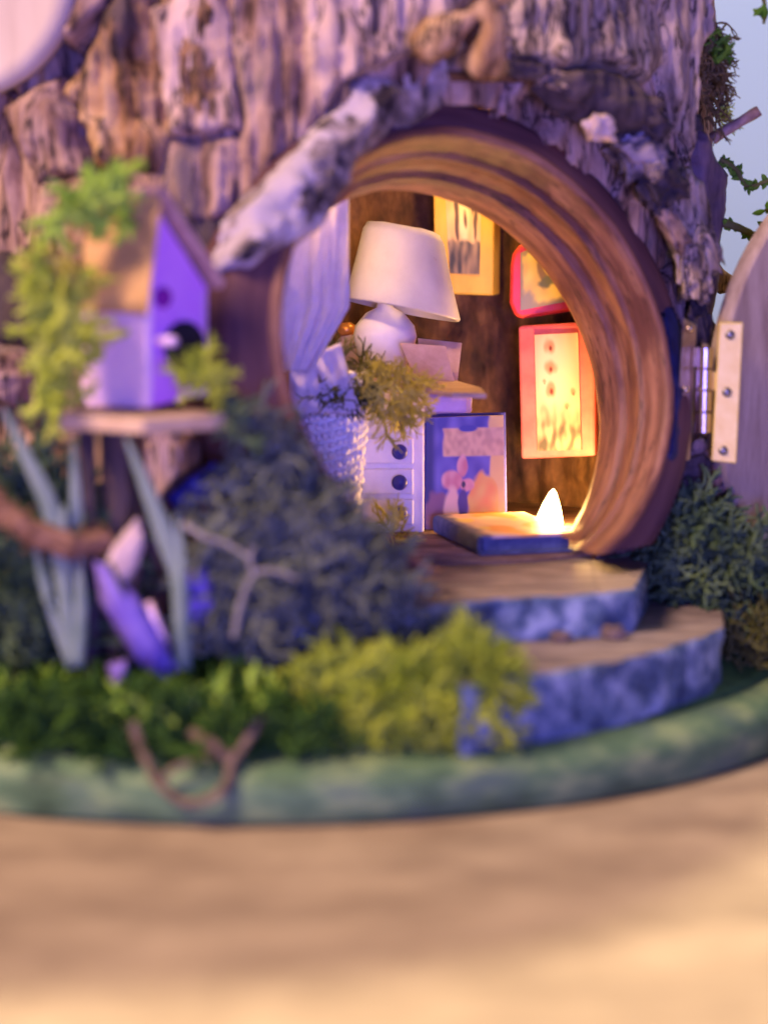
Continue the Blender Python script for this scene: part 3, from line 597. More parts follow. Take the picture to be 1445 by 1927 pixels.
lichen('moss_sprig', band([(1352, 195), (1365, 240)], 22, 73, 3.5, .6, sp=10), 12, M['moss_lime'], 'pale yellow-green moss sprig beside the broken twig', org=P(1355, 215, 3.5), length=.14, r0=.03, levels=2)
def leafy(name, pts, Y, seed, label, lr=.16, stem='moss_olive', leaf='leaf', n=16, r=.045):
    rn = random.Random(seed); path = spline([P(x, y, Y + dy) for x, y, dy in pts], 8)
    o = thing(name, path[0], label, 'moss')
    mb = MB(); mb.tube(path, [r * (1 - .5 * i / len(path)) for i in range(len(path))], 7, rough=.3); mb.build('stem', M[stem], o)
    for i in range(n):
        p = path[int((i + .5) / n * (len(path) - 1))]; t = V((rn.gauss(0, 1), rn.gauss(0, .5), rn.gauss(0, 1))).normalized(); s = t.cross(V((rn.gauss(0, .4), -1, rn.gauss(0, .4)))).normalized(); L_ = lr * rn.uniform(.6, 1.3); nn = t.cross(s)
        vv = []; ff = []
        for a in range(6):
            u = a / 5; wd = L_ * .42 * math.sin(math.pi * (u * .9 + .08)); cen = p + t * L_ * u * 1.4 + nn * L_ * .5 * u * u
            vv += [cen - s * wd + nn * wd * .5, cen, cen + s * wd + nn * wd * .5]
        for a in range(5):
            for b in range(2): k = a * 3 + b; ff.append((k, k + 1, k + 4, k + 3))
        lo = obj('leaf', vv, ff, M[leaf], o); sm = lo.modifiers.new('thick', 'SOLIDIFY'); sm.thickness = 0.0002
    return o
leafy('moss_sprig', [(1355, 300, 0), (1385, 320, 0), (1405, 350, 0), (1450, 338, .1)], 3.4, 1, 'curling green sprig on the trunk edge below the broken twig', n=80, lr=.085)
leafy('moss_sprig', [(1350, 415, 0), (1395, 432, 0), (1445, 455, .1)], 3.4, 2, 'mossy stem reaching from the trunk towards the open door', n=34, r=.08, lr=.09)
leafy('moss_sprig', [(1335, -190, .9), (1395, -150, .4), (1422, -60, .1), (1438, 10, 0), (1436, 45, 0)], 2.8, 3, 'single dark green sprig arching from the trunk against the pale blue wall', n=11, lr=.15)
leafy('moss_sprig', [(1440, 455, .15), (1447, 425, .1), (1452, 400, 0), (1438, 395, 0)], 3.2, 4, 'small leafy sprig just above the open door', n=14, lr=.13)
mb = MB(); mb.tube(spline([P(1340, 262, 3.4), P(1375, 240, 3.3), P(1428, 208, 3.2)]), [.10 - .002 * i for i in range(13)], 9, rough=.3); tag(mb.build('broken_twig', M['twig'], org=P(1340, 262, 3.4)), 'short broken twig poking out of the trunk edge', 'twig')
mb = MB(); mb.tube(spline([P(1330, 512, 4.2), P(1370, 535, 4.2), P(1420, 532, 4.2), P(1470, 545, 4.2)]), [.22, .22, .21, .2, .19, .18, .17, .16, .16, .16, .16, .15, .15, .15, .15, .15, .15, .15, .15], 10, rough=.4); tag(mb.build('wood_stub', M['bark_tan'], org=P(1330, 512, 4.2)), 'orange-brown wood stub behind the open door', 'twig')

# ------------------------------------------------------------------ things in the room
def printed_panel(name, quad, fn, nu, nv, parent, off, nrm, t=0.02):
    q = [V(x) for x in quad]; n = V(nrm).normalized(); vs = []; cols = []; fs = []
    for j in range(nv + 1):
        for i in range(nu + 1):
            u, v = i / nu, j / nv; p = q[0].lerp(q[1], u).lerp(q[3].lerp(q[2], u), v); vs.append(p + n * off); cols.append(fn(u, v))
    for j in range(nv):
        for i in range(nu): k = j * (nu + 1) + i; fs.append((k, k + nu + 1, k + nu + 2, k + 1))
    b = len(vs); rim = [i for i in range(nu + 1)] + [j * (nu + 1) + nu for j in range(1, nv + 1)] + [nv * (nu + 1) + i for i in range(nu - 1, -1, -1)] + [j * (nu + 1) for j in range(nv - 1, 0, -1)]
    for r in rim: vs.append(vs[r] - n * t); cols.append(cols[r])
    m = len(rim)
    for i in range(m): fs.append((rim[i], rim[(i + 1) % m], b + (i + 1) % m, b + i))
    o = obj(name, vs, fs, M['print'], parent, False, cols=cols); return o
def mixc(a, b, t): t = max(0, min(1, t)); return tuple(lerp(x, y, t) for x, y in zip(a, b))
def nz(u, v, s, k=0): return noise.noise(V((u * s, v * s, k * 3.7 + .3)))
def ell(u, v, cu, cv, ru, rv_, soft=.15, w_=0.0):
    d = math.hypot((u - cu) / ru, (v - cv) / rv_) + w_ * nz(u, v, 9, cu); return 1 - sstep(1 - soft, 1 + soft, d)
def board(name, quad, t, m, parent, nrm, bv=.03): return plate(name, quad, t, M[m], parent, nrm, bv)
# yellow frame
FY = 6.25
def art_yellow(u, v):
    c = mixc((.80, .60, .26), (.62, .40, .14), .5 + .8 * nz(u, v, 5)); c = mixc(c, (.86, .70, .36), ell(u, v, .5, .35, .15, .3, .4, .2))
    for (a, b, ru, rv_) in ((.30, .26, .05, .10), (.30, .46, .06, .22), (.78, .22, .05, .12), (.85, .42, .05, .2), (.55, .42, .06, .10)): c = mixc(c, (.10, .06, .03), ell(u, v, a, b, ru, rv_, .3, .5))
    k = sstep(.62, .67, v + .05 * nz(u, v, 6)); d = mixc((.05, .05, .03), (.36, .26, .12), .5 + 1.1 * nz(u, v, 6, 2)); c = mixc(c, d, k); return c
yn = V((-.22, -1, .02)).normalized()
q = [P(815, 335, FY), P(815, 552, FY), P(925, 555, FY + .05), P(928, 350, FY + .05)]
yf = tag(thing('picture_frame', q[1], 'x', 'picture'), 'tall yellow painted wooden picture frame on the dark back wall', 'picture')
yq = [P(814, 325, FY), P(818, 552, FY), P(927, 556, FY - .1), P(930, 335, FY - .1)]
board('frame', yq, 0.42, 'yellow', yf, (-.35, -1, 0))
printed_panel('picture', [P(836, 332, FY), P(906, 345, FY - .08), P(902, 516, FY - .08), P(846, 514, FY)], art_yellow, 40, 70, yf, .03, (-.1, -1, 0), .05)
# red frame
def art_red(u, v):
    c = mixc((.78, .60, .12), (.55, .40, .08), .5 + 1.0 * nz(u, v, 4)); b = min(u, v, 1 - u, 1 - v); c = mixc((.30, .24, .10), c, sstep(.03, .12, b + .04 * nz(u, v, 8)))
    c = mixc(c, (.22, .14, .06), ell(u, v, .55, .45, .10, .22, .3, .5)); c = mixc(c, (.12, .13, .06), ell(u, v, .62, .62, .22, .08, .3, .4)); return mixc(c, (.28, .26, .16), ell(u, v, .12, .9, .2, .2, .4, .5))
RY = 5.35; rf = thing('picture_frame', P(1030, 600, RY), 'small rounded red frame with a yellow picture on the back wall', 'picture')
poly = [(960, 500), (964, 478), (976, 462), (996, 450), (1022, 440), (1042, 436), (1090, 575), (1080, 585), (982, 600), (968, 594), (958, 570)]
fq = [P(x, y, RY) for x, y in poly]; bk = [p + V((.02, .34, -.02)) for p in fq]; nP = len(poly)
o = obj('frame', fq + bk, [tuple(reversed(range(nP))), tuple(range(nP, 2 * nP))] + [(i, (i + 1) % nP, nP + (i + 1) % nP, nP + i) for i in range(nP)], M['red'], rf, False); bevel(o, .06, 3)
printed_panel('picture', [P(979, 476, RY), P(1032, 452, RY), P(1072, 566, RY), P(979, 584, RY)], art_red, 40, 50, rf, .03, (0, -1, 0), .05)
# coral frame
def art_coral(u, v):
    c = mixc((.66, .46, .27), (.58, .36, .22), .5 + nz(u, v, 4)); c = mixc(c, (.64, .54, .36), ell(u, v, .4, .3, .4, .3, .5))
    for (a, b, r) in ((.36, .10, .12), (.36, .28, .11), (.36, .47, .12), (.86, .50, .06), (.70, .62, .05), (.20, .40, .04)): c = mixc(c, (.62, .16, .07), .8 * ell(u, v, a, b, r, r * .5, .5, .5)); c = mixc(c, (.14, .02, .01), ell(u, v, a, b + .02, r * .3, r * .2, .4, .4))
    k = sstep(.60, .80, v + .12 * nz(u, v, 5)); d = mixc((.07, .06, .04), (.58, .30, .18), .45 + 1.3 * nz(u, v, 9, 4)); return mixc(c, d, k)
KY = 5.0; kf = thing('picture_frame', P(1040, 862, KY), 'large coral pink frame with a cream picture leaning on the wall', 'picture')
board('frame', [P(974, 614, KY + .3), P(980, 864, KY + .3), P(1120, 858, KY - .15), P(1118, 606, KY - .15)], 0.25, 'pink', kf, (-.3, -1, 0), .05)
printed_panel('picture', [P(1006, 630, KY + .18), P(1088, 626, KY - .06), P(1094, 846, KY - .08), P(1012, 848, KY + .18)], art_coral, 44, 90, kf, .04, (-.3, -1, 0), .05)
# desk: plank on a small chest of drawers
CY0 = 3.0
ch = thing('chest_of_drawers', PZ(750, 1000, FLOOR), 'small white chest of drawers with dark blue round knobs', 'chest')
zt = 4.72
a, b = P(690, 990, CY0), P(778, 990, CY0 + .05)
mb = MB(); x0, x1 = P(672, 900, CY0).x, P(798, 900, CY0).x
mb.box(((x0 + x1) / 2, CY0 + .8, (FLOOR + zt) / 2), ((x1 - x0) / 2, 0, 0), (0, .75, 0), (0, 0, (zt - FLOOR) / 2)); bevel(mb.build('carcass', M['white'], ch, False), .03)
for k in range(4):
    z0 = FLOOR + .12 + k * .49; xm = x0 + .07; xM = x1 - .17
    mb = MB(); mb.box(((xm + xM) / 2, CY0 + .02, z0 + .22), ((xM - xm) / 2, 0, 0), (0, .05, 0), (0, 0, .205)); d = bevel(mb.build('drawer', M['white'], ch, False), .025)
    kp = V((P(752, 860, CY0 - .02).x, CY0 - .03, z0 + .22)); mb = MB(); mb.lathe([(.05, 0), (.05, .05), (.12, .07), (.125, .12), (.09, .16), (.001, .17)], kp, (0, -1, 0), n=20); mb.build('knob', M['knob'], d)
def rough_plank(name, pix, z, t, m, label, cat, sd):
    pts = [PZ(x, y, z) for x, y in pix]; n = len(pts); c = sum(pts, V((0, 0, 0))) / n
    vs = [p + V((0, 0, .03 * fbm(p * 2 + V((sd, 0, 0)), 2))) for p in pts]; vs = vs + [p - V((0, 0, t)) for p in vs]
    o = obj(name, vs, [tuple(range(n)), tuple(reversed(range(n, 2 * n)))] + [(i, i + n, (i + 1) % n + n, (i + 1) % n) for i in range(n)], m, None, False, org=c); bevel(o, .015); tag(o, label, cat); return o
rough_plank('desk_top', [(600, 705), (690, 716), (780, 726), (850, 738), (915, 741), (905, 730), (860, 716), (800, 690), (700, 668), (600, 668)], 4.80, .07, M['plank'], 'thin rosy plank laid over the chest as a desk top', 'desk', 1)
DZ = 4.82
# lamp
lc = PZ(722, 706, DZ); lamp_o = thing('table_lamp', lc, 'small table lamp with tilted white shade and round white base', 'lamp')
LY = lc.y
r_ = (P(785, 640, LY) - P(665, 640, LY)).length / 2; zc = P(724, 640, LY).z; xc = P(724, 640, LY).x
mb = MB(); mb.lathe([(.01, 0), (.30, 0), (.34, .04), (.36, .18), (r_ * .86, (zc - DZ) * .55), (r_, zc - DZ + .06), (r_ * .93, zc - DZ + r_ * .45), (r_ * .6, zc - DZ + r_ * .85), (.14, zc - DZ + r_ * 1.02), (.10, zc - DZ + r_ * 1.3), (.01, zc - DZ + r_ * 1.3)], (xc, LY, DZ), n=48); mb.build('lamp_base', M['white'], lamp_o)
bA, bB = P(654, 566, LY - .1), P(862, 603, LY - .1); tA, tB = P(692, 416, LY + .05), P(826, 444, LY + .05)
bc, tcn = (bA + bB) / 2, (tA + tB) / 2; axs = (tcn - bc).normalized(); H_ = (tcn - bc).length; rb, rt = (bB - bA).length / 2, (tB - tA).length / 2
mb = MB(); mb.lathe([(rb, 0), (rb + .02, .03), (lerp(rb, rt, .5) + .03, H_ * .5), (lerp(rb, rt, .9) + .04, H_ * .9), (rt, H_), (rt - .05, H_ + .01), (rt - .06, H_ - .04), (lerp(rb, rt, .5) - .03, H_ * .5), (rb - .04, .0)], bc, axs, n=60, close=True, warp=lambda p, a, i: p + (p - bc).normalized() * .02 * fbm(p * 3, 2) + V((0, 0, -.19 * (p.x - bc.x)))); mb.build('lamp_shade', M['shade'], lamp_o)
mb = MB(); mb.tube([V((xc, LY, zc)), tcn], .04, 8); mb.build('stem', M['white'], lamp_o)
# bottle
bp = PZ(664, 697, DZ); mb = MB(); bo = thing('bottle', bp, 'small mauve clay bottle with a copper stopper beside the lamp', 'bottle')
bs = P(664, 650, bp.y); rr_ = .30
mb.lathe([(.01, 0), (.22, 0), (.30, .12), (.31, .32), (.22, .50), (.12, .58), (.11, .62), (.01, .62)], bp, (-.15, 0, 1), n=24); mb.build('body', M['mauve'], bo)
mb = MB(); mb.lathe([(.01, .60), (.13, .60), (.16, .66), (.15, .74), (.08, .80), (.01, .80)], bp, (-.15, 0, 1), n=16); mb.build('stopper', M['amber'], bo)
# folded card
cy_ = 3.3; bk_ = thing('folded_card', P(815, 712, cy_), 'little tan folded card standing open on the desk beside the lamp', 'card')
board('front_panel', [P(752, 645, cy_ - .15), P(776, 702, cy_), P(858, 727, cy_ - .1), P(838, 651, cy_ - .25)], .035, 'card', bk_, (0, -1, .3), .01)
board('back_panel', [P(786, 636, cy_ + .55), P(790, 700, cy_ + .12), P(860, 724, cy_ + .02), P(869, 645, cy_ + .45)], .035, 'card', bk_, (0, -1, .4), .01)
# cushioned stool
sc_ = P(835, 760, 4.25); so_ = thing('stool', (sc_.x, sc_.y, FLOOR), 'low stool with puffy lilac seat cushion behind the upright book', 'stool')
chunk('cushion', sc_, (.46, 0, 0), (0, .42, 0), (0, 0, .20), M['lilac'], so_, seed=70, sub=4, box=.55, amp=.06)
for dx in (-.3, .3):
    for dy in (-.25, .25):
        mb = MB(); mb.tube([(sc_.x + dx, sc_.y + dy, FLOOR), (sc_.x + dx * .9, sc_.y + dy * .9, sc_.z - .12)], .05, 8); mb.build('leg', M['wood_tan'], so_)
# upright book
BY = 3.3
def art_book(u, v):
    c = mixc((.05, .05, .30), (.16, .16, .52), .4 + .9 * nz(u, v, 6)); c = mixc((.02, .02, .14), c, sstep(.06, .16, u))
    c = mixc(c, (.78, .60, .16), sstep(.80, .84, u + .03 * nz(u, v, 7)))
    if .09 < v < .36 and u > .20: c = mixc(c, mixc((.72, .54, .26), (.52, .34, .18), .4 + nz(u, v, 16)), sstep(.20, .24, u + .02 * nz(u, v, 12)) * sstep(.09, .11, v) * (1 - sstep(.34, .36, v)))
    c = mixc(c, (.05, .05, .32), ell(u, v, .54, .105, .12, .03, .2))
    c = mixc(c, mixc((.80, .36, .05), (.78, .58, .08), .5 + 1.2 * nz(u, v, 7, 1)), ell(u, v, .74, .80, .20, .30, .1, .2))
    c = mixc(c, (.20, .10, .16), ell(u, v, .16, .92, .20, .26, .12, .15))
    c = mixc(c, mixc((.72, .44, .36), (.60, .24, .22), .5 + 1.3 * nz(u, v, 10, 2)), max(ell(u, v, .34, .57, .14, .09, .2, .3), ell(u, v, .47, .44, .07, .10, .2, .2), ell(u, v, .52, .60, .09, .06, .2, .3)))
    c = mixc(c, (.78, .58, .40), ell(u, v, .34, .82, .10, .20, .2, .2)); c = mixc(c, (.07, .05, .20), ell(u, v, .47, .78, .06, .13, .2, .3)); c = mixc(c, (.03, .02, .04), max(ell(u, v, .48, .60, .025, .03, .3), ell(u, v, .27, .94, .04, .03, .3)))
    return c
ub = thing('upright_book', PZ(870, 995, FLOOR), 'upright blue picture book with orange and yellow cover art', 'book')
fq = [P(802, 786, BY), P(947, 782, BY + .05), P(950, 978, BY + .05), P(800, 1000, BY)]
n_ = V((0, -1, 0)); bkv = V((.06, .52, 0))
for q in (2, 3): fq[q].z = FLOOR + .012
mb = MB(); cz = [p + V((0, .03, 0)) for p in fq]; mb.add([cz[0] + V((.04, .03, -.04)), cz[1] + V((-.04, .03, -.04)), cz[2] + V((-.04, .03, .03)), cz[3] + V((.04, .03, .03))] , [])
mb.add([v + bkv * .85 for v in mb.v[:4]], []); mb.f = [(0, 3, 2, 1), (4, 5, 6, 7), (0, 1, 5, 4), (1, 2, 6, 5), (2, 3, 7, 6), (3, 0, 4, 7)]; mb.build('pages', M['paper'], ub, False)
printed_panel('front_cover', fq, art_book, 70, 96, ub, 0, (0, -1, 0), .05)
board('back_cover', [p + bkv for p in (fq[0], fq[3], fq[2], fq[1])], .05, 'blue', ub, (0, -1, 0), .01)
board('spine', [fq[0] + V((-.035, 0, 0)), fq[3] + V((-.035, 0, 0)), fq[3] + bkv + V((-.035, .05, 0)), fq[0] + bkv + V((-.035, .05, 0))], .03, 'blue', ub, (-1, 0, 0), .01)
# lying book
zb = FLOOR + .01; TZ = .30
c0 = PZ(906, 1046, zb); c1 = PZ(822, 1004, zb); e = V((c0.x - c1.x, c0.y - c1.y, 0)); sdv = V((-e.y, e.x, 0)).normalized() * 1.45
if sdv.x < 0: sdv = -sdv
def art_lie(u, v):
    c = mixc((.74, .46, .38), (.80, .60, .46), .5 + 1.2 * nz(u, v, 5)); c = mixc(c, (.80, .36, .08), sstep(.1, .35, nz(u, v, 4, 3))); c = mixc(c, (.80, .62, .14), sstep(.25, .4, nz(u, v, 5, 6)))
    return mixc((.09, .10, .20), c, sstep(.05, .16, u + .06 * nz(u, v, 9)))
lb_ = thing('lying_book', c0, 'closed book lying on the floor just inside the doorway, dark blue spine', 'book')
up_ = V((0, 0, TZ))
cover = [c1 + up_, c1 + sdv + up_, c0 + sdv + up_, c0 + up_]
printed_panel('front_cover', cover, art_lie, 50, 50, lb_, 0, (0, 0, 1), .045)
board('back_cover', [c1 + V((0, 0, .05)), c0 + V((0, 0, .05)), c0 + sdv + V((0, 0, .05)), c1 + sdv + V((0, 0, .05))], .045, 'slate_blue', lb_, (0, 0, 1), .01)
k = sdv * .03
mb = MB(); iz = [c1 + k - e * -.03, c1 + sdv * .97 + e * .03, c0 + sdv * .97 - e * .03, c0 + k - e * .03]
mb.add([p + V((0, 0, .052)) for p in iz] + [p + V((0, 0, TZ - .047)) for p in iz], [(0, 1, 2, 3), (7, 6, 5, 4), (0, 4, 5, 1), (1, 5, 6, 2), (2, 6, 7, 3), (3, 7, 4, 0)]); mb.build('pages', M['slate_blue'], lb_, False)
mb = MB(); sp_ = -sdv.normalized()
prf = [(0, .005), (.05, .03), (.07, .10), (.07, TZ - .09), (.05, TZ - .02), (0, TZ - .003)]
vs = [c + sp_ * a + V((0, 0, b)) for c in (c1, c0) for a, b in prf]; m6 = len(prf)
obj('spine', vs, [(i, i + 1, m6 + i + 1, m6 + i) for i in range(m6 - 1)] + [tuple(range(m6)), tuple(reversed(range(m6, 2 * m6)))], M['slate_blue'], lb_)
# curtain
vs = []; fs = []; nu, nv = 46, 60
for j in range(nv + 1):
    t = j / nv; y = lerp(330, 700, t); xr = 657 if y < 575 else lerp(657, 585, ((y - 575) / 125) ** 1.1); xl = 505
    for i in range(nu + 1):
        u = i / nu; x = lerp(xl, xr, u); f = .16 * noise.noise(V((u * 5 + t * .8, t * 1.2, 1))) + .08 * noise.noise(V((u * 14 + t, t * 2.5, 4))) + .02 * noise.noise(V((u * 40, t * 30, 7)))
        vs.append(P(x, y, 1.35 - .35 * (1 - u)) + V((0, f, 0)))
for j in range(nv):
    for i in range(nu): k = j * (nu + 1) + i; fs.append((k, k + nu + 1, k + nu + 2, k + 1))
cu = thing('curtain', P(600, 690, 1.3), 'sheer white lace curtain drawn to the left inside the doorway', 'curtain')
o = obj('drape', vs, fs, M['curtain'], cu); s_ = o.modifiers.new('thick', 'SOLIDIFY'); s_.thickness = .0002
vs = []; fs = []
for j in range(17):
    t = j / 16
    for i in range(31):
        u = i / 30; x = lerp(545, lerp(640, 680, t), u); y = lerp(lerp(685, 645, u), 780, t); vs.append(P(x, y, 1.6) + V((0, (.10 * noise.noise(V((u * 6, t * 3, 2))) + .03 * noise.noise(V((u * 25, t * 16, 3)))), 0)))
for j in range(16):
    for i in range(30): k = j * 31 + i; fs.append((k, k + 31, k + 32, k + 1))
o = obj('drape_tail', vs, fs, M['curtain'], cu); s_ = o.modifiers.new('thick', 'SOLIDIFY'); s_.thickness = .0002
# pebbled white planter with moss spilling over it
pc = PZ(622, 1015, FLOOR); pY = pc.y
pl = thing('planter', pc, 'white pebble-crusted planter just inside the doorway', 'planter')
hP = P(622, 700, pY).z - FLOOR; rP = (P(690, 760, pY) - P(560, 760, pY)).length / 2; xP = P(625, 760, pY).x
mb = MB(); mb.lathe([(.01, 0), (rP * .6, 0), (rP * .72, hP * .3), (rP * .95, hP * .75), (rP * .97, hP), (rP * .8, hP), (rP * .7, hP - .15), (.01, hP - .15)], (xP, pY, FLOOR), n=40); mb.build('pot', M['white'], pl)
rnd = random.Random(5); v0, f0 = ico(2); cnt = 0
pm = None
for i in range(260):
    a = rad(-90 + (i * 137.5) % 200 - 100); t = (i + .5) / 260; r = lerp(rP * .62, rP * .99, min(1, t * 1.2)); c = V((xP + math.cos(a) * r, pY + math.sin(a) * r, FLOOR + t * hP)); s = rnd.uniform(.05, .085)
    if pm is None:
        me0 = bpy.data.meshes.new('pebble'); me0.from_pydata([tuple(v * S * (1 + .2 * noise.noise(v * 2))) for v in v0], [], f0); me0.polygons.foreach_set('use_smooth', [True] * len(f0)); me0.materials.append(M['white']); pm = me0
    o = bpy.data.objects.new('pebble', pm); sc.collection.objects.link(o); o.parent = pl; o.location = (c - pc) * S; o.scale = (s, s * .9, s * rnd.uniform(.8, 1.3)); o.rotation_euler = (rnd.random() * 3, rnd.random() * 3, rnd.random() * 3)
c = P(632, 708, pY); st = vol_starts(c, .62, .5, .22, 60, 91, .62, zmin=2) + [(P(rnd.uniform(580, 690), rnd.uniform(700, 730), pY - .5), (rnd.uniform(-.3, .3), -.3, -1), .75) for i in range(26)]
lichen('moss_tuft', st, 12, M['moss_olive'], 'olive moss spilling over the rim of the white planter', org=c, length=.2, r0=.028, levels=3)
# lit fairy-light bulbs
def led(c, d, label, e, sz=.17):
    c = V(c); d = V(d).normalized(); o = thing('fairy_light', c - d * .3, label, 'light', 'warm fairy lights in the stump house')
    mb = MB(); mb.lathe([(.01, -sz), (sz * 1.05, -sz), (sz * 1.1, -sz * .8), (sz * .75, sz * .4), (sz * .3, sz * 1.5), (.01, sz * 1.8)], c, d, n=20); mb.build('bulb', M['led'], o)
    mb = MB(); mb.tube(spline([c - d * sz, c - d * (sz + .25), c - d * (sz + .3) + V((.5, .3, 0)), c - d * (sz + .3) + V((.7, .8, .3))]), .02, 6); mb.build('wire', M['wire'], o)
    ld = bpy.data.lights.new('fairy_light_glow', 'POINT'); ld.energy = e; ld.color = (1.0, 0.55, 0.16); ld.shadow_soft_size = sz * 1.2 * S; lo = bpy.data.objects.new('fairy_light_glow', ld); sc.collection.objects.link(lo); lo.parent = o; lo.location = (d * (.3 + sz) + V((0, -1, 0)) * sz * 1.5) * S
    return o
led(PZ(1036, 962, FLOOR + .23), (.10, -.12, 1), 'glowing warm fairy light on the floor by the upright book', 0.105, .21)
led(RC - RN * 2.25 + RW * 3.1 - RU * .8, (.1, .3, -.6), 'added warm fairy light hidden above the doorway inside', 0.040, .10)  # bulb added out of view to warm the upper part of the room
led((1.5, 4.9, 8.75), (0, .3, -1), 'added warm fairy light hidden under the ceiling to light the yellow frame', 0.035, .10)  # unseen bulb added to light the yellow picture frame

# ------------------------------------------------------------------ bird house
HB = -3.6
pk = P(283, 378, HB)
corner = P(276, 770, HB)
fx = V((math.cos(rad(40)), math.sin(rad(40)), 0))     # along the gable front, to the right and away
sx = V((-math.cos(rad(45)), math.sin(rad(45)), 0))    # along the side, to the left and away
bh = thing('bird_house', corner, 'wooden bird house, violet light painted on its white walls, with pitched tan roof beside the doorway', 'bird house')
def onray(px, py, o, d):      # point o + d*t + z that appears at the pixel: solve for the horizontal travel by px
    r = ray(px, py); # plane through o containing d and z
    n = V((d.y, -d.x, 0)); return CAM + r * ((o - CAM).dot(n) / r.dot(n))
# gable front (pentagon) and side wall as real boards
Fq = [onray(x, y, corner, fx) for x, y in ((276, 768), (392, 742), (392, 545), (296, 392), (276, 560))]
def slabpoly(name, pts, off, m, parent, bv=.02):
    n = len(pts); b = [p + off for p in pts]
    return bevel(obj(name, pts + b, [tuple(range(n)), tuple(reversed(range(n, 2 * n)))] + [(i, i + n, (i + 1) % n + n, (i + 1) % n) for i in range(n)], M[m], parent, False), bv)
slabpoly('front_wall', Fq, V((-fx.y, fx.x, 0)) * .1, 'house_violet_lit', bh)
Sq = [onray(x, y, corner, sx) for x, y in ((276, 768), (276, 545), (160, 560), (162, 765))]
slabpoly('side_wall', Sq, V((fx.x, fx.y, 0)) * .1, 'house_lilac_lit', bh)
depth = (Sq[2] - Sq[1]); depth.z = 0
slabpoly('back_wall', [p + depth for p in Fq], V((-fx.y, fx.x, 0)) * .1, 'house_lilac_lit', bh)
slabpoly('side_wall', [Fq[1], Fq[2], Fq[2] + depth, Fq[1] + depth], V((-fx.x, -fx.y, 0)) * .1, 'house_lilac_lit', bh)
fnorm = V((fx.y, -fx.x, 0))
ridge = onray(288, 366, corner, fx) + fnorm * .16
le = Sq[1] + (Sq[1] - Fq[3]) * .10 - fx * .12 + fnorm * .16; le = onray(268, 575, corner, fx) + fnorm * .16 - fx * .05
rdir = depth * 1.12
slabpoly('roof_board', [ridge, le, le + rdir, ridge + rdir], V((.03, 0, -.12)), 'wood_tan', bh)
re = onray(405, 545, corner, fx) + fnorm * .16
slabpoly('roof_board', [ridge + V((0, 0, .02)), re, re + rdir, ridge + rdir + V((0, 0, .02))], V((.05, 0, .11)), 'wood_pink', bh)
def fdisc(name, px, py, r, m, sx_=1, off=.02):
    c = onray(px, py, corner, fx) + fnorm * off; mb = MB(); mb.lathe([(.01, -.04), (r, -.04), (r, .0), (r * .8, .01), (.01, .0)], c, fnorm, n=28, u=(0, 0, 1)); return mb.build(name, M[m], bh)
fdisc('entrance_hole', 306, 560, .14, 'magenta')
o = fdisc('doorway', 346, 650, .33, 'hole')
mb = MB(); mb.tube([onray(300, 640, corner, fx), onray(300, 640, corner, fx) + fnorm * .35], .07, 10); mb.build('perch', M['house_lilac_lit'], bh)
# platform and post
pz = P(276, 775, HB).z - .02
fl_ = [V((*P(106, 800, HB - .1).xy, pz)), V((*P(270, 815, HB - .75).xy, pz)), V((*P(440, 775, HB - .05).xy, pz)), V((*P(330, 745, HB + .9).xy, pz)), V((*P(200, 745, HB + .9).xy, pz))]
slabpoly('platform', fl_, V((0, 0, -.2)), 'wood_pale', bh, .03)
pp = P(166, 1000, HB + .2); mb = MB(); mb.tube([(pp.x, pp.y, BT - .05), (pp.x + .03, pp.y, 2.2), (pp.x, pp.y, pz - .1)], .11, 12, rough=.2); mb.build('post', M['bark_dark'], bh)
pp = P(235, 1000, HB + .5); mb = MB(); mb.tube([(pp.x, pp.y, BT - .05), (pp.x - .05, pp.y, 2.2), (pp.x, pp.y, pz - .1)], .30, 14, rough=.3); mb.build('post', M['bark_tan'], bh)
# moss around the bird house
lichen('moss_sprig', band([(110, 410), (165, 400), (200, 372), (235, 362)], 34, 81, HB - .1, 1.0, (0, -.3, .2), 10), 21, M['moss_bright'], 'fresh green moss curling over the bird house roof', org=P(150, 400, HB), length=.2, r0=.075, levels=2)
lichen('moss_sprig', band([(70, 560), (110, 590), (150, 620), (110, 680), (120, 725)], 85, 82, HB - .2, 1.0, (-.2, -.4, 0), 22), 22, M['moss_neon'], 'yellow-green moss draped over the side of the bird house', org=P(120, 640, HB), length=.2, r0=.075, levels=2)
lichen('moss_sprig', band([(105, 490), (130, 510), (150, 560)], 16, 83, HB - .1, .9, (0, -.4, 0), 12), 23, M['moss_yellow'], 'small yellow moss sprig at the bird house eave', org=P(110, 500, HB), length=.2, r0=.05, levels=2)
lichen('moss_sprig', band([(350, 725), (390, 705), (415, 735)], 40, 84, HB - .35, .7, (0, -.4, .5), 10), 24, M['moss_lime'], 'green moss tuft growing on the bird house platform', org=P(385, 740, HB), length=.18, r0=.05, levels=2)
lichen('moss_sprig', band([(435, 740), (440, 780), (430, 820)], 16, 85, HB - .1, .8, (0, -.3, -.8), 6), 25, M['moss_dark'], 'thin green moss strand hanging off the platform end', org=P(435, 780, HB), length=.2, r0=.05, levels=2)
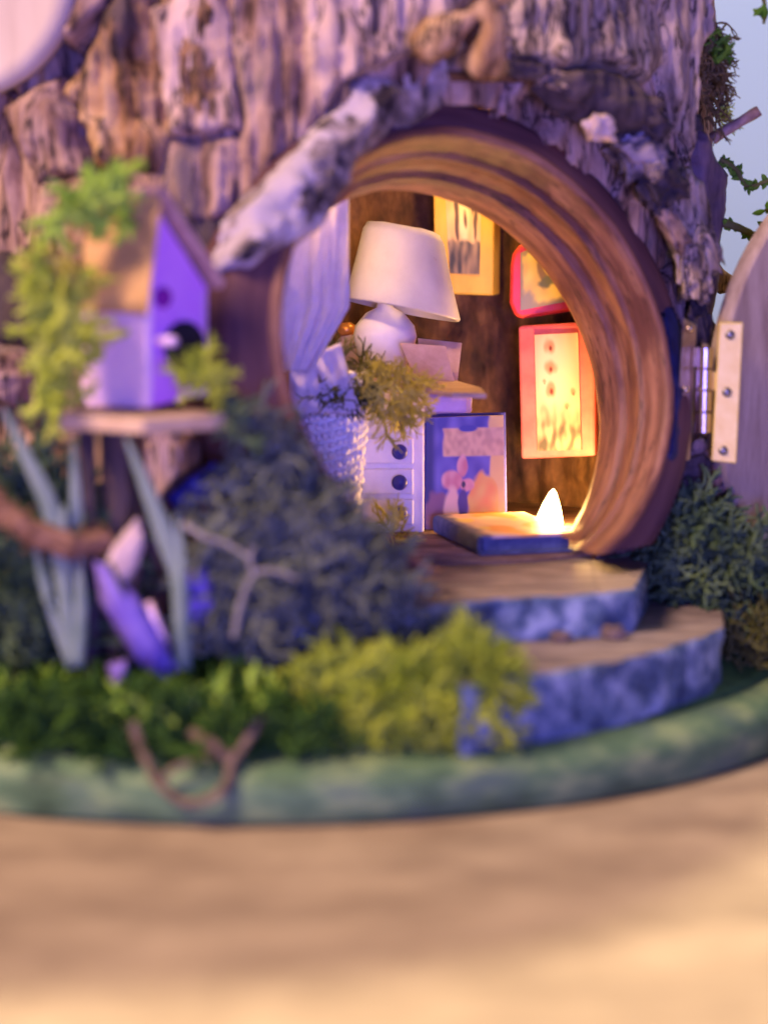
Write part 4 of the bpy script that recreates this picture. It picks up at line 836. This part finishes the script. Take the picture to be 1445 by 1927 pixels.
# grass blades
def blade(pts, Y, wd, parent, m='grass'):
    path = spline([P(x, y, Y) for x, y in pts], 6); n = len(path); vs = []; fs = []
    for i, p in enumerate(path):
        t = i / (n - 1); w_ = wd * .5 * (min(1, t * 2.2) ** .8) * (1 - .35 * t) + .006
        d = (path[min(i + 1, n - 1)] - path[max(i - 1, 0)]).normalized(); s = d.cross(V((0, 1, 0))).normalized()
        vs += [p - s * w_, p + V((0, .25 * w_, 0)), p + s * w_]
    for i in range(n - 1):
        for b in range(2): k = i * 3 + b; fs.append((k, k + 3, k + 4, k + 1))
    o = obj('blade', vs, fs, M[m], parent); s_ = o.modifiers.new('thick', 'SOLIDIFY'); s_.thickness = .0003; return o
g = thing('grass_tuft', PZ(140, 1270, BT), 'tuft of long pale teal grass blades around the bird house post', 'grass')
for pts, Y, wd in (([(8, 770), (50, 860), (95, 960), (120, 1100), (140, 1250)], -4.1, .26), ([(120, 950), (118, 1080), (140, 1255)], -4.15, .22), ([(150, 1060), (152, 1150), (148, 1255)], -4.2, .18), ([(138, 830), (145, 1000), (150, 1255)], -3.9, .18), ([(60, 1000), (90, 1120), (135, 1260)], -4.0, .16)): blade(pts, Y, wd, g)
g = thing('grass_tuft', PZ(345, 1270, BT), 'pair of broad pale grass blades beside the bird house front', 'grass')
for pts, Y, wd in (([(238, 825), (280, 930), (318, 1030), (338, 1100), (345, 1260)], -4.3, .28), ([(330, 965), (342, 1050), (340, 1120), (345, 1260)], -4.35, .14)): blade(pts, Y, wd, g)
# twine, flowers, tendrils
mb = MB(); pth = spline([P(-25, 935, -4.1), P(30, 985, -4.2), P(90, 1015, -4.2), P(150, 1025, -4.15), P(205, 1012, -4.0)], 8); mb.tube(pth, .16, 10, rough=.5)
rn = random.Random(9)
for i in range(160):
    p = pth[rn.randrange(len(pth))]; d = V((rn.gauss(0, 1), rn.gauss(0, 1), rn.gauss(0, 1))).normalized(); mb.tube([p + d * .12, p + d * rn.uniform(.2, .3) + V((rn.gauss(0, .05), 0, rn.gauss(0, .05)))], .012, 3, cap=False)
tag(mb.build('twine', M['twine'], org=pth[0]), 'fuzzy brown twine slung from the bird house post', 'twine')
def petal(name, poly, Y, parent, m, curl=.25, seed=0):
    cx = sum(p[0] for p in poly) / len(poly); cy2 = sum(p[1] for p in poly) / len(poly); n = len(poly); vs = [P(cx, cy2, Y - curl * .6)]; fs = []
    pts = []
    for i in range(n):
        for k in range(4): t = k / 4; a, b = poly[i], poly[(i + 1) % n]; pts.append((lerp(a[0], b[0], t), lerp(a[1], b[1], t)))
    m_ = len(pts)
    for rr in (.5, 1.0):
        for (x, y) in pts: vs.append(P(lerp(cx, x, rr), lerp(cy2, y, rr), Y - curl * .6 * (1 - rr * rr) + .08 * noise.noise(V((x * .02, y * .02, seed)))))
    for i in range(m_):
        j = (i + 1) % m_; fs += [(0, 1 + j, 1 + i), (1 + i, 1 + j, 1 + m_ + j, 1 + m_ + i)]
    o = obj(name, vs, fs, M[m], parent); s_ = o.modifiers.new('thick', 'SOLIDIFY'); s_.thickness = .0004; return o
fl1 = thing('violet_flower', PZ(260, 1300, BT), 'violet flower with drooping petals below the bird house', 'flower')
petal('petal', [(178, 1055), (205, 1065), (262, 1125), (300, 1185), (335, 1262), (310, 1284), (262, 1250), (225, 1195), (188, 1130)], -4.5, fl1, 'petal', seed=1)
petal('petal', [(202, 1250), (240, 1238), (246, 1262), (236, 1296), (212, 1300)], -4.5, fl1, 'petal', seed=2)
petal('petal', [(262, 1140), (285, 1130), (312, 1180), (322, 1225), (300, 1200)], -4.4, fl1, 'house_lilac_lit', seed=4)
mb = MB(); mb.tube(spline([P(205, 1060, -4.45), P(250, 1180, -4.3), PZ(260, 1300, BT)]), .05, 7); mb.build('stem', M['moss_olive'], fl1)
fl2 = thing('violet_flower', PZ(380, 1270, BT), 'small violet bud between the grass blades and the lichen', 'flower')
petal('petal', [(335, 1078), (388, 1068), (405, 1110), (408, 1150), (375, 1178), (348, 1170)], -4.0, fl2, 'petal', seed=3)
mb = MB(); mb.tube([P(370, 1170, -3.97), PZ(380, 1270, BT)], .05, 7); mb.build('stem', M['moss_olive'], fl2)
fl3 = thing('blue_flower', P(350, 990, -2.6), 'deep blue petals tucked behind the lichen against the bark', 'flower')
petal('petal', [(312, 935), (350, 900), (400, 868), (428, 880), (432, 905), (400, 935), (360, 960), (342, 985)], -2.7, fl3, 'petal_blue', seed=5)
petal('petal', [(382, 910), (405, 895), (430, 905), (425, 925), (392, 935)], -2.85, fl3, 'petal', curl=.1, seed=6)
mb = MB(); mb.tube([P(350, 980, -2.7), P(352, 1100, -2.7), PZ(355, 1240, BT)], .05, 7); mb.build('stem', M['moss_olive'], fl3)
chunk_o = chunk('mushroom_chip', P(230, 1060, -4.2), V((.16, 0, -.12)), V((0, .1, 0)), V((.22, 0, .42)), M['pebble_pale'], None, seed=80, sub=3, box=.2, amp=.3, org=P(230, 1100, -4.2)); tag(chunk_o, 'pale curled wood chip behind the violet petals', 'wood chip')
for pts, r, lb in (([(440, 1200, -4.5), (455, 1130, -4.5), (478, 1080, -4.5), (520, 1075, -4.5), (560, 1090, -4.5)], .045, 'pale forked lichen strand standing out of the grey clump'), ([(345, 985, -4.3), (385, 1010, -4.4), (430, 1025, -4.4), (470, 1050, -4.5)], .05, 'pale straight stem lying across the grey lichen clump')):
    mb = MB(); pp_ = spline([P(*q) for q in pts], 6); mb.tube(pp_, [r * (1 - .5 * i / len(pp_)) for i in range(len(pp_))], 8, rough=.4)
    if 'forked' in lb: mb.tube(spline([P(478, 1085, -4.5), P(470, 1050, -4.5), P(478, 1030, -4.5)]), .04, 8, rough=.4)
    tag(mb.build('lichen_strand', M['moss_pale'], org=pp_[0]), lb, 'lichen')
mb = MB(); mb.tube(spline([P(248, 1360, -5.75), P(272, 1420, -5.9), P(300, 1475, -6.1), P(345, 1508, -6.25), P(395, 1505, -6.25), P(428, 1475, -6.1), P(438, 1432, -5.9), P(465, 1395, -5.8), P(492, 1345, -5.6)], 7), [.06] * 57, 9, rough=.4)
mb.tube(spline([P(440, 1440, -5.9), P(405, 1405, -5.8), P(360, 1378, -5.6)], 6), .07, 9, rough=.4); mb.tube(spline([P(300, 1478, -6.1), P(330, 1445, -6.1), P(400, 1425, -6.0)], 6), .04, 7, rough=.4)
tag(mb.build('vine_tendril', M['vine'], org=P(248, 1360, -5.75)), 'brown twisted vine tendril looping over the green base rim', 'vine')

for o in list(sc.objects):
    if '_org' in o: del o['_org']
